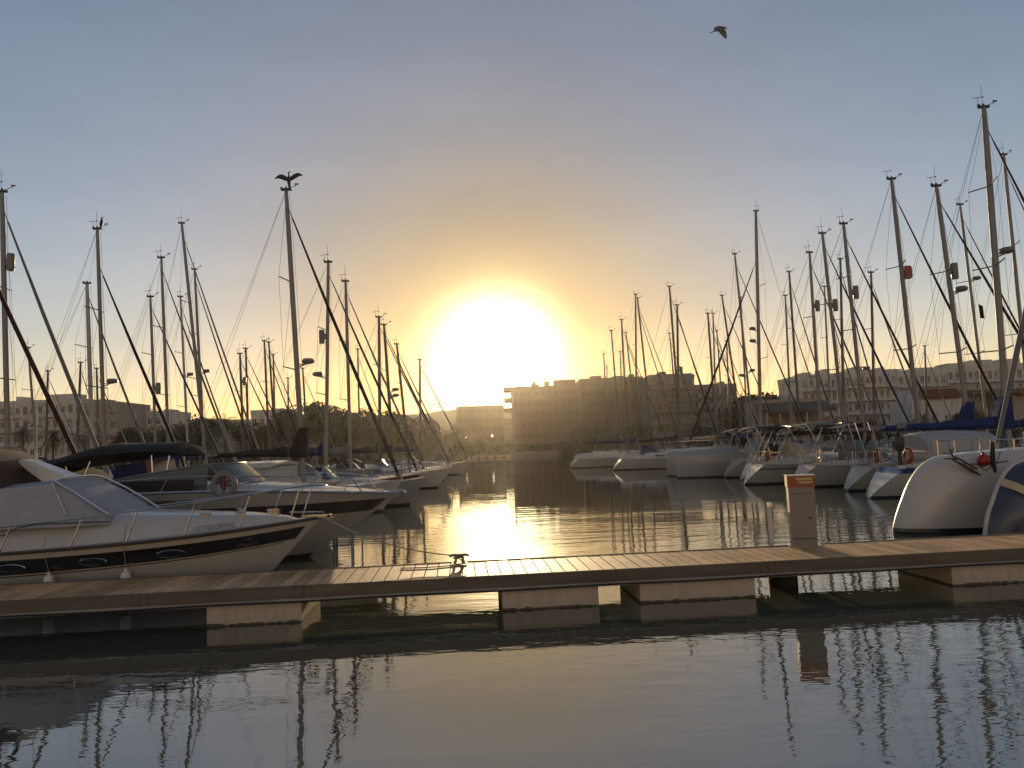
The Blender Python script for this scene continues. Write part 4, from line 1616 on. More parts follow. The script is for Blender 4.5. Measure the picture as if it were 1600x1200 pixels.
# lettering
tx = text_mesh('JUST PERFORMING', .135)
o = bpy.data.objects.new('boat_name', tx)
COL.objects.link(o)
o.data.materials.append(mat('lettering_dark', (.06, .055, .05), .5))
o.parent = rt
xn = l1x(305, 13.9)
tn = xn / L1
pn = Vector((xn, -H1.beam(tn) * .915, H1.sheer(tn) + .06))
pn2 = Vector((xn + 1, -H1.beam((xn + 1) / L1) * .9, H1.sheer((xn + 1) / L1) + .06))
dx_ = (pn2 - pn).normalized()
up_ = Vector((0, .35, .94))
nz_ = dx_.cross(up_).normalized()
up_ = nz_.cross(dx_)
NAME_M = Matrix((dx_ * .62, up_, nz_)).transposed().to_4x4()
NAME_M.translation = pn
o.matrix_local = NAME_M
for (s_, sz, dxp, dz_) in (('CRanchi', .11, 380, -.34), ('34', .08, 391, -.22)):
    tx = text_mesh(s_, sz)
    o = bpy.data.objects.new('hull_emblem', tx)
    COL.objects.link(o)
    o.data.materials.append(mat('lettering_grey', (.16, .15, .13), .4))
    o.parent = rt
    xn = l1x(dxp, 14.0)
    tn = xn / L1
    a_ = H1.at(tn, H1.sheer(tn) + dz_, -1, .018)
    b_ = H1.at(tn + .03, H1.sheer(tn + .03) + dz_, -1, .018)
    c_ = H1.at(tn, H1.sheer(tn) + dz_ + .1, -1, .018)
    X_ = (b_ - a_).normalized()
    U_ = (c_ - a_).normalized()
    Z_ = X_.cross(U_).normalized()
    U_ = Z_.cross(X_)
    m_ = Matrix((X_, U_, Z_)).transposed().to_4x4()
    m_.translation = a_
    o.matrix_local = m_

# bow to cleat mooring line
A_ = Vector((o1.x + L1 - .05, 15.0, STEM1.z + .05))
B_ = Vector((Cl.x - .02, Cl.y, ZD + .15))
mb = MB()
pts = []
for i in range(25):
    q = i / 24
    P_ = A_.lerp(B_, q)
    P_.z -= .16 * 4 * q * (1 - q)
    pts.append(P_)
mb.tube(pts, .011, 5)
tail = [B_ + Vector((0, 0, -.02)), B_ + Vector((.06, .05, -.04)), B_ + Vector((-.08, -.05, -.03)), B_ + Vector((.05, -.05, -.06)), Vector((B_.x + .05, B_.y - .1, ZD + .02)), Vector((B_.x - .15, B_.y - .2, ZD + .015)), Vector((B_.x - .6, B_.y - .3, ZD + .015)), Vector((B_.x - .95, B_.y - .25, ZD + .015))]
mb.tube(spline(tail, 4), .011, 5)
tag(mb.build('mooring_line', ROPE), 'slack mooring rope from the banded cruiser bow to the pontoon cleat', 'rope')

# fenders of the near cruiser
for px, lb in ((68, 'white cylindrical fender on a cord over the cruiser side, left one'), (192, 'white cylindrical fender on a cord over the cruiser side, below its second porthole')):
    x = l1x(px, 13.5)
    t_ = x / L1
    hp = H1.at(t_, .55, -1, .13)
    c = o1 + hp
    fr = empty('fender', c + Vector((0, 0, -.1)), lb, 'fender', 'fenders on the banded cruiser')
    mb = MB()
    mb.lathe([(.02, -.26), (.07, -.22), (.09, -.1), (.09, .1), (.075, .17), (.03, .2), (.025, .24)], (0, 0, -.05), 14)
    mb.build('body', WHITEP, fr)
    rail = H1.at(t_, H1.sheer(t_), -1, .03) - hp + Vector((0, 0, .1))
    mb = MB()
    mb.tube([(0, 0, .18), rail, rail + Vector((.0, .1, .36))], .007, 4)
    mb.build('cord', ROPE, fr)
placed.append((o1.x - 1, STEM1.x + .5, 13.2, 16.9))

# ---------------------------------------------------------------- second cruiser, droopy bow, louvred side screens, black awning
Y2 = 19.4
STEM2 = aty(626, 770, Y2)
L2 = 10.6
o2 = Vector((STEM2.x - L2, Y2, 0))
rt = empty('motor_cruiser', o2, 'larger white motor cruiser with a dark side stripe, drooping bow and long black canvas awning', 'motorboat')
RT2 = rt
H2 = Hull(L2, 3.3, (1.5, 1.78, STEM2.z), .55, .9, .5, 1.9, .55, 2.3, -.1, ns=70, nc=20)
mb = MB()
H2.body(mb)
mb.build('hull', hull_mat('hull_cruiser_grey', (.4, .39, .36), (.03, .03, .03), .1), rt)
mb = MB()
H2.deck(mb)
mb.build('deck', WHITE, rt)
for side in (-1, 1):
    mb = MB()
    H2.band(mb, .1, .985, lambda t: lerp(.98, STEM2.z - .38, t ** 2), lambda t: lerp(1.30, STEM2.z - .1, t ** 2) + .03 * math.sin(math.pi * t), side, .014, 60)
    mb.build('dark_stripe', mat('hull_stripe_dark', (.035, .028, .02), .2, coat=.3), rt)
mb = MB()
H2.rub(mb, .03)
mb.build('rub_rail', STEEL, rt)


def L2p(px, py, Y):
    P = aty(px, py, Y)
    return Vector((P.x - o2.x, P.y - o2.y, P.z))


mb = MB()
xs = [.8, 2.2, 4.0, 5.2, 6.0, 7.2, 8.4, 9.2, 9.8]
ws = [1.4, 1.42, 1.4, 1.36, 1.3, 1.1, .78, .5, .15]
z0 = [H2.sheer(x / L2) - .02 for x in xs]
hh = [.12, .16, .2, .2, .2, .16, .1, .06, .01]
rounded_trunk(mb, xs, ws, z0, [a + b for a, b in zip(z0, hh)], .8)
mb.build('foredeck', WHITE, rt)
# wrap windscreen
ys = 1.22
xa, xf, xn = L2p(112, 765, Y2 - ys).x, L2p(322, 728, Y2 - ys).x, L2p(349, 747, Y2 - ys).x
za, zf, zn = 1.86, 2.38, 2.02
mb = MB()
rings = []
for u in [i / 10 for i in range(11)]:
    x = lerp(xa, xf, u)
    zt_ = za + (zf - za) * (u ** .7)
    rings.append([(x, -ys - .02 * u, 1.9 - .1), (x, -ys * (1 - .12 * u), zt_), (x, -ys * (1 - .12 * u) + .03, zt_), (x, -ys + .03, 1.8)])
mb.loft(rings)
rings = []
for i in range(13):
    a = math.pi * i / 12 - math.pi / 2
    yy = math.sin(a)
    bul = math.cos(a)
    rings.append([(xn - .05 + .55 * bul, yy * ys, zn - .1), (xf + .35 * bul, yy * ys * .88, zf), (xf - .03 + .35 * bul, yy * ys * .86, zf), (xn - .08 + .55 * bul, yy * ys * .98, zn - .1)])
mb.loft(rings)
mb.loft([[(q.x, -q.y, q.z) for q in [Vector(p_) for p_ in r]] for r in [[(lerp(xa, xf, u), -ys - .02 * u, 1.8), (lerp(xa, xf, u), -ys * (1 - .12 * u), za + (zf - za) * (u ** .7)), (lerp(xa, xf, u), -ys * (1 - .12 * u) + .03, za + (zf - za) * (u ** .7)), (lerp(xa, xf, u), -ys + .03, 1.8)] for u in [i / 10 for i in range(11)]]])
gl = bpy.data.materials.new('windscreen_acrylic')
gl.use_nodes = True
gp = gl.node_tree.nodes['Principled BSDF']
gp.inputs['Base Color'].default_value = (.12, .13, .105, 1)
gp.inputs['Roughness'].default_value = .12
gp.inputs['Alpha'].default_value = .8
mb.build('windscreen', gl, rt)
mb = MB()
for sg in (-1, 1):
    mb.tube([(lerp(xa, xf, u), sg * ys * (1 - .12 * u), za + (zf - za) * (u ** .7) + .01) for u in [i / 8 for i in range(9)]] + [(xn + .02, sg * ys * .98, zn - .05)], .026, 6)
mb.tube([(xf + .35 * math.cos(a), math.sin(a) * ys * .88, zf + .01) for a in [math.pi * i / 12 - math.pi / 2 for i in range(13)]], .024, 6)
mb.build('windscreen_frame', ALU, rt)
# louvred dark side screens
for sg in (-1, 1):
    mb = MB()
    xa_, xb_ = L2p(122, 768, Y2 - 1.45).x, L2p(304, 760, Y2 - 1.45).x
    yb = 1.52
    mb.bbox((xa_, sg * yb - .02, 1.5), (xb_, sg * yb + .02, 2.06))
    for k in range(5):
        for (q0, q1) in ((.12, .3), (.34, .6), (.62, .85), (.88, .98)):
            mb.box((lerp(xa_, xb_, (q0 + q1) / 2), sg * (yb + .03), 1.58 + k * .09), ((q1 - q0) * (xb_ - xa_), .02, .018))
    mb.build('side_screen', mat('louvre_dark', (.012, .011, .01), .5, var=.4, scale=5), rt, smooth=False)
# handrail
mb = MB()
tops = {}
for sg in (-1, 1):
    ts = [.5, .6, .7, .8, .885]
    bb = [H2.at(t_, H2.sheer(t_), sg, -.08) for t_ in ts]
    tt = [b_ + Vector((.18, 0, .34)) for b_ in bb]
    for a_, b_ in zip(bb, tt):
        mb.tube([a_, b_], .013, 5)
    mb.tube([H2.at(.2, H2.sheer(.2), sg, -.08) + Vector((0, 0, .1))] + [H2.at(.3, H2.sheer(.3), sg, -.08) + Vector((0, 0, .28))] + tt + [bb[-1] + Vector((.42, 0, .0))], .016, 6)
mb.build('handrail', STEEL, rt)
mb = MB()
mb.tube([(L2 - .25, -.1, STEM2.z + .06), (L2 + .06, -.02, STEM2.z + .05), (L2 + .1, .1, STEM2.z + .0)], .04, 6)
mb.box((L2 - .5, -.1, STEM2.z + .09), (.2, .1, .08))
mb.tube([(L2 - 1.9, -.75, 1.85), (L2 - 1.75, -.7, 2.15), (L2 - 1.55, -.65, 1.9)], .02, 5)
mb.build('bow_fitting', STEEL, rt)
# long black awning folded over the aft cockpit
mb = MB()
prof = [(38, 727, 3), (48, 730, 8), (60, 730, 14), (80, 725, 17), (110, 718, 22), (140, 711, 25), (165, 708, 27), (190, 706, 24), (220, 703, 20), (245, 702, 19), (262, 702, 21), (272, 703, 19), (278, 704, 10)]
rings = []
Ya = Y2 - .6
for (px, py, th) in prof:
    P = L2p(px, py, Ya)
    h_ = th / FPX * Ya / 2 * 1.2
    wy = 1.15 * min(1, th / 14)
    rings.append([(P.x, wy * math.cos(a) + .2, P.z + h_ * math.sin(a) * (1 if math.sin(a) > 0 else .9) - .05 * abs(math.cos(a))) for a in [2 * math.pi * k / 12 for k in range(12)]])
mb.loft(rings)
mb.build('awning_canvas', FAB['black'], rt)
for sg in (-1, 1):
    for (a_, b_) in (((128, 745), (148, 713)), ((128, 745), (105, 724)), ((245, 752), (240, 708)), ((262, 748), (268, 710))):
        p_, q_ = L2p(*a_, Ya), L2p(*b_, Ya)
        mb = MB()
        mb.tube([(p_.x, sg * 1.0 + .2, min(p_.z, 2.1) - .3), (q_.x, sg * .9 + .2, q_.z)], .018, 5)
        mb.build('awning_pole', STEEL, rt)
mb = MB()
mb.loft([[(x, .3 + y, z) for y in (-.9, .9) for z in ((z_, z_ - .06) if y < 0 else (z_ - .06, z_))] for x, z_ in ((L2p(92, 728, Y2).x, 2.42), (L2p(120, 735, Y2).x, 2.34), (L2p(148, 755, Y2).x, 1.95))])
mb.build('sunbed_cover', mat('tan_vinyl', (.24, .19, .11), .6), rt)
# dark seat back with a varnished edge
mb = MB()
xq = L2p(243, 725, Y2).x
mb.prism([(xq - .9, 1.95), (xq + .1, 1.95), (xq - .02, 2.52), (xq - .8, 2.42)], -.4, .9, 'y')
mb.build('helm_seat', FAB['navy'], rt, smooth=False)
mb = MB()
mb.loft([[(x - a, y, z) for a, y in ((0, -.46), (.13, -.46), (.13, .9), (0, .9))] for x, z in ((xq + .22, 1.95), (xq + .08, 2.54))])
mb.build('seat_edge', mat('varnished_edge', (.24, .07, .03), .3), rt, smooth=False)
placed.append((o2.x - 1, STEM2.x + .5, Y2 - 1.8, Y2 + 1.8))

P = aty(353, 757, Y2 - 1.5)
lr = empty('life_ring', (P.x, Y2 - 1.62, P.z), 'grey covered life ring with a red centre hung on the rail of the larger cruiser', 'life ring')
mb = MB()
mb.torus((0, 0, 0), .24, .075, 'y', 30, 10)
mb.build('ring', GREYP, lr)
mb = MB()
mb.tube([(.02, 0, -.2), (-.03, .01, 0), (.02, 0, .2)], [.05, .07, .05], 7)
mb.tube([(-.16, 0, .05), (.16, 0, -.02)], .03, 5)
mb.build('light_unit', mat('faded_red', (.12, .035, .03), .5), lr)
mb = MB()
mb.tube([(0, .05, .24), (0, .1, -.3)], .012, 4)
mb.build('bracket', STEEL, lr)

# boat behind: white hardtop runabout with a passerelle plank
Y3 = 24.5
P = aty(440, 745, Y3)
rt = empty('hardtop_boat', (P.x - 6.0, Y3, 0), 'small white hardtop cabin boat with dark side windows behind the larger cruiser', 'motorboat')
H3 = Hull(8.2, 2.6, (1.0, 1.15, 1.5), .4, .9, .5, 1.9, .5, 1.0, -.1, ns=20)
mb = MB()
H3.body(mb)
mb.build('hull', HULLS['white'], rt)
mb = MB()
H3.deck(mb)
mb.build('deck', DECKM, rt)
q0 = aty(327, 735, Y3).x - (P.x - 6.0)
q1 = aty(440, 735, Y3).x - (P.x - 6.0)
zt3 = aty(380, 724, Y3).z
mb = MB()
rings = []
for u, z_, h_ in ((0, -.22, .02), (.08, -.08, .1), (.25, .0, .16), (.6, .05, .16), (1, .06, .15), (1.1, .02, .05)):
    rings.append([(lerp(q0, q1, u), yy, zt3 + z_ - (h_ if b_ else 0) - .05 * abs(yy)) for yy, b_ in ((-1.15, 1), (-1.1, 0), (0, 0), (1.1, 0), (1.15, 1))])
mb.loft(rings)
mb.build('hardtop', WHITE, rt)
mb = MB()
mb.loft([[(lerp(q0, q1, u), -1.1, 1.15), (lerp(q0, q1, u + .05), -1.02, zt3 - .12), (lerp(q0, q1, u + .05), 1.02, zt3 - .12), (lerp(q0, q1, u), 1.1, 1.15)] for u in (.05, .5, .72, 1.05)])
mb.build('cabin', WHITE, rt, smooth=False)
mb = MB()
for sg in (-1,):
    z_a, z_b = lerp(1.15, zt3, .35), zt3 - .2
    mb.add([(lerp(q0, q1, .1), sg * 1.09, z_a), (lerp(q0, q1, .66), sg * 1.09, z_a), (lerp(q0, q1, .56), sg * 1.055, z_b), (lerp(q0, q1, .14), sg * 1.055, z_b)], [(0, 1, 2, 3)])
mb.build('cabin_window', GLASSD, rt)
placed.append((P.x - 6.5, P.x + 2.5, Y3 - 1.5, Y3 + 1.5))
P0, P1 = aty(393, 757, 21.6), aty(527, 757, 21.6)
mb = MB()
mb.box(((P0.x + P1.x) / 2, 21.75, (P0.z + P1.z) / 2), (P1.x - P0.x, .42, .07))
pl = empty('passerelle', ((P0.x + P1.x) / 2, 21.75, 0), 'long pinkish boarding plank stowed level above the deck rail behind the larger cruiser', 'boarding plank')
mb = MB()
Lp, zp = P1.x - P0.x, (P0.z + P1.z) / 2
mb.bbox((-Lp / 2, -.2, zp - .04), (Lp / 2, .2, zp + .04))
mb.build('plank', mat('passerelle_paint', (.36, .26, .22), .6), pl, smooth=False)
mb = MB()
for x in (-Lp / 2 + .15, 0, Lp / 2 - .15):
    for y in (-.15, .15):
        mb.tube([(x, y, zp - .04), (x + .05, y, -.6)], .04, 6)
mb.build('post', GREYP, pl)
mb = MB()
mb.bbox((-Lp / 2, -.26, zp - .16), (Lp / 2, -.205, zp - .045))
mb.build('side_beam', mat('beam_brown', (.13, .09, .07), .6), pl, smooth=False)
placed.append((P0.x - .2, P1.x + .2, 21.4, 22.1))

# ---------------------------------------------------------------- catamaran and blue hull on the right


def cat_hull(mb, L_, B_, prof, draft=.3):
    "slab-sided hull: prof = stem outline (x, z) from waterline foot to deck, bow at x=0 facing -x"
    n = len(prof)
    # sections back from the stem; stem outline swept aft, rounding to full beam
    rows = []
    for i, (dx, wb) in enumerate(((0, .0), (.04, .16), (.12, .3), (.3, .5), (.7, .74), (1.4, .92), (2.6, 1.0), (L_ * .6, 1.0), (L_, .9))):
        left = []
        for (x, z) in prof:
            u = (z - prof[0][1]) / (prof[-1][1] - prof[0][1])
            ww = B_ / 2 * wb * (0.72 + .28 * min(1, u * 1.6)) * (1 - .35 * max(0, u - .85) / .15)
            left.append((x * (1 - dx / L_) + dx, -ww, z + .1 * (dx / L_) * u))
        right = [(p[0], -p[1], p[2]) for p in left]
        rows.append(left + right[::-1])
    mb.loft(rows, cap=True, closed=True)


def catamaran(label, foot, deckpx, Y, prof_px, L_, B_, gap, hullm, far_hull=True, group=None, nm='catamaran'):
    o_ = aty(foot[0], foot[1], Y)
    rt = empty(nm, (o_.x, Y, 0), label, nm.replace('slab_bow_', ''), group)
    prof = []
    for (px, py) in prof_px:
        P_ = aty(px, py, Y)
        prof.append((P_.x - o_.x, P_.z))
    prof = [(prof[0][0] + .25, -.45), (prof[0][0] + .03, .0)] + [p_ for p_ in prof if p_[1] > .08]
    sp = spline([(a, 0, b) for a, b in prof], 9)
    prof = [(p_.x, p_.z) for p_ in sp]
    top = prof[-1][1]
    for k in ((0, 1) if far_hull else (0,)):
        mb = MB()
        cat_hull(mb, L_, B_, prof)
        h_ = mb.build('hull', hullm, rt, angle=85, loc=(0, k * gap, 0))
    return rt, o_, prof, top


cat_prof = [(1395, 828), (1400, 806), (1408, 783), (1417, 760), (1427, 742), (1440, 726), (1458, 715), (1480, 710), (1515, 706), (1560, 702), (1600, 700)]
Yc = 19.3
rt, oc, prof, ztop = catamaran('large white yacht with a rounded slab bow, anchor and steel pulpit, at the right', (1395, 828), None, Yc, cat_prof, 12.0, 1.7, 5.2, hull_mat('hull_cat', (.54, .5, .45), (.02, .02, .02), .14), far_hull=False, nm='slab_bow_yacht')
cr_ = lambda px, py, Y: aty(px, py, Y) - Vector((oc.x, Yc, 0))
mb = MB()
mb.bbox((3.2, -.45, ztop - .1), (12, .45, ztop + .015))
mb.build('deck', DECKM, rt)
mb = MB()
rounded_trunk(mb, [4.8, 5.6, 6.5, 8, 11], [.4, .55, .6, .6, .55], [ztop] * 5, [ztop + .1, ztop + .55, ztop + .9, ztop + 1.05, ztop + 1.0])
for i, v in enumerate(mb.v):
    mb.v[i] = (v[0], v[1], v[2])
mb.build('saloon', WHITE, rt)
mb = MB()
for (x, y) in ((1.0, 0), (1.0, 5.2)):
    pass
A1_, A2_ = cr_(1464, 688, Yc - .3), cr_(1527, 686, Yc - .3)
B1_, B2_ = cr_(1546, 687, Yc - .2), cr_(1640, 684, Yc - .2)
mb.tube(spline([A1_ + Vector((0, 0, 0)), A1_.lerp(A2_, .5), A2_, Vector((A2_.x + .03, A2_.y, ztop - .05))], 4), .018, 6)
mb.tube([Vector((A1_.x + .0, A1_.y, A1_.z)), Vector((A1_.x, A1_.y, ztop - .12))], .018, 6)
a_ = A1_.lerp(A2_, .42)
mb.tube([Vector((a_.x, a_.y, A1_.z - .27)), Vector((A2_.x + .02, A2_.y, A2_.z - .27))], .014, 5)
mb.tube([a_, Vector((a_.x, a_.y, ztop - .1))], .014, 5)
mb.tube([Vector((B1_.x, B1_.y, ztop - .05)), B1_, B2_, Vector((B2_.x, B2_.y, ztop))], .018, 6)
mb.tube([B1_.lerp(B2_, .4), B1_.lerp(B2_, .4) - Vector((0, 0, .45))], .015, 5)
mb.build('pulpit', STEEL, rt)
# anchor on its roller, shackle and lashings
an = cr_(1492, 716, Yc - .78)
mb = MB()
mb.tube([an + Vector((-.25, 0, .0)), an + Vector((.1, 0, -.02)), an + Vector((.5, -.02, -.28))], [.02, .028, .02], 6)
mb.tube([an + Vector((-.1, 0, 0)), an + Vector((.35, -.05, -.3)), an + Vector((.55, -.03, -.42))], [.02, .05, .02], 6)
mb.tube([an + Vector((-.1, 0, .22)), an + Vector((-.05, 0, .05)), an + Vector((.1, -.04, -.03))], .025, 6)
mb.tube([an + Vector((-.28, 0, .12)), an + Vector((-.1, 0, .1)), an + Vector((0, 0, .26))], .018, 6)
mb.build('anchor', mat('rusty_galvanised', (.12, .09, .06), .7, .4, var=.4, scale=8), rt)
sp_ = cr_(1551, 712, Yc - .8)
mb = MB()
mb.tube([sp_ + Vector((.03, 0, -.4)), sp_ + Vector((-.02, 0, -.1)), sp_ + Vector((.02, 0, .32))], [.03, .07, .05], 7)
mb.tube([sp_ + Vector((-.8, 0, -.16)), sp_ + Vector((-.2, 0, -.2)), sp_ + Vector((.35, 0, -.14))], .012, 4)
mb.tube([sp_ + Vector((.2, 0, .1)), sp_ + Vector((.1, 0, -.15)), sp_ + Vector((-.2, 0, -.35)), sp_ + Vector((-.35, 0, -.2))], .01, 4)
mb.build('bow_lashing', mat('dark_cordage', (.03, .028, .025), .8), rt)
mb = MB()
t0_, t1_ = cr_(1604, 480, Yc), cr_(1558, 692, Yc)
pr_ = t1_ + (t0_ - t1_) * 2.2
mb.tube([t1_, t1_.lerp(pr_, .3), pr_], [.05, .07, .03], 8)
mb.build('furled_sail', FAB['grey'], rt)
mb = MB()
mx_ = cr_(1600, 600, Yc)
mb.tube([(6.6, 0, ztop + .8), (6.7, 0, 17)], .13, 10)
mb.build('mast', ALU, rt)
placed.append((oc.x - .5, oc.x + 13, Yc - 1.2, Yc + 1.2))

rb_ = cr_(1537, 719, Yc - .82) + Vector((oc.x, Yc, 0))
br = empty('fender_ball', rb_, 'round red fender ball hanging at the catamaran bow beside the anchor', 'fender')
mb = MB()
mb.ball((0, 0, 0), .145, 16)
mb.build('ball', REDP, br)
mb = MB()
mb.lathe([(.02, .13), (.045, .14), (.03, .19), (.012, .2)], (0, 0, 0), 8)
mb.tube([(0, 0, .19), (.1, .35, .3)], .01, 4)
mb.build('eye', BLACKP, br)

# blue hulled boat at the right edge
Yb = 16.9
prof_px = [(1535, 845), (1543, 812), (1552, 782), (1560, 760), (1568, 744), (1580, 730), (1594, 722), (1625, 714), (1680, 708)]
ob = aty(1535, 845, Yb)
rt = empty('blue_boat', (ob.x, Yb, 0), 'navy hulled boat with a pale rim and cream diagonal stripe, cut by the right edge', 'boat')
prof = [(.3, -.5), (.06, -.1)] + [((aty(a, b, Yb).x - ob.x), aty(a, b, Yb).z) for a, b in prof_px[1:]]
sp = spline([(a, 0, b) for a, b in prof], 9)
prof = [(p_.x, p_.z) for p_ in sp]
mb = MB()
cat_hull(mb, 9.0, 1.7, prof)
mb.build('hull', HULLS['navy'], rt, angle=85)
mb = MB()
mb.tube([(x - .01, 0, z) for x, z in prof[9:]], .05, 8, flat=1)
mb.build('stem_rim', WHITE, rt)
zt_ = prof[-1][1]
mb = MB()
s0, s1 = aty(1573, 752, Yb - .5) - ob, aty(1640, 790, Yb - .8) - ob
mb.loft([[(s0.x + q * (s1.x - s0.x), -lerp(.30, .97, q ** .5), s0.z + ob.z + q * (s1.z - s0.z) + dz) for dz in (-.1, .08)] for q in (0, .2, .4, .7, 1.0)], cap=False, closed=False)
st_ = mb.build('cream_stripe', CREAM, rt)
mb = MB()
mb.tube([(.9, -.3, zt_ - .05), (.9, -.3, zt_ + .5), (3, -.5, zt_ + .55)], .016, 5)
mb.build('rail', STEEL, rt)
placed.append((ob.x - .3, ob.x + 9, Yb - 1, Yb + 1))


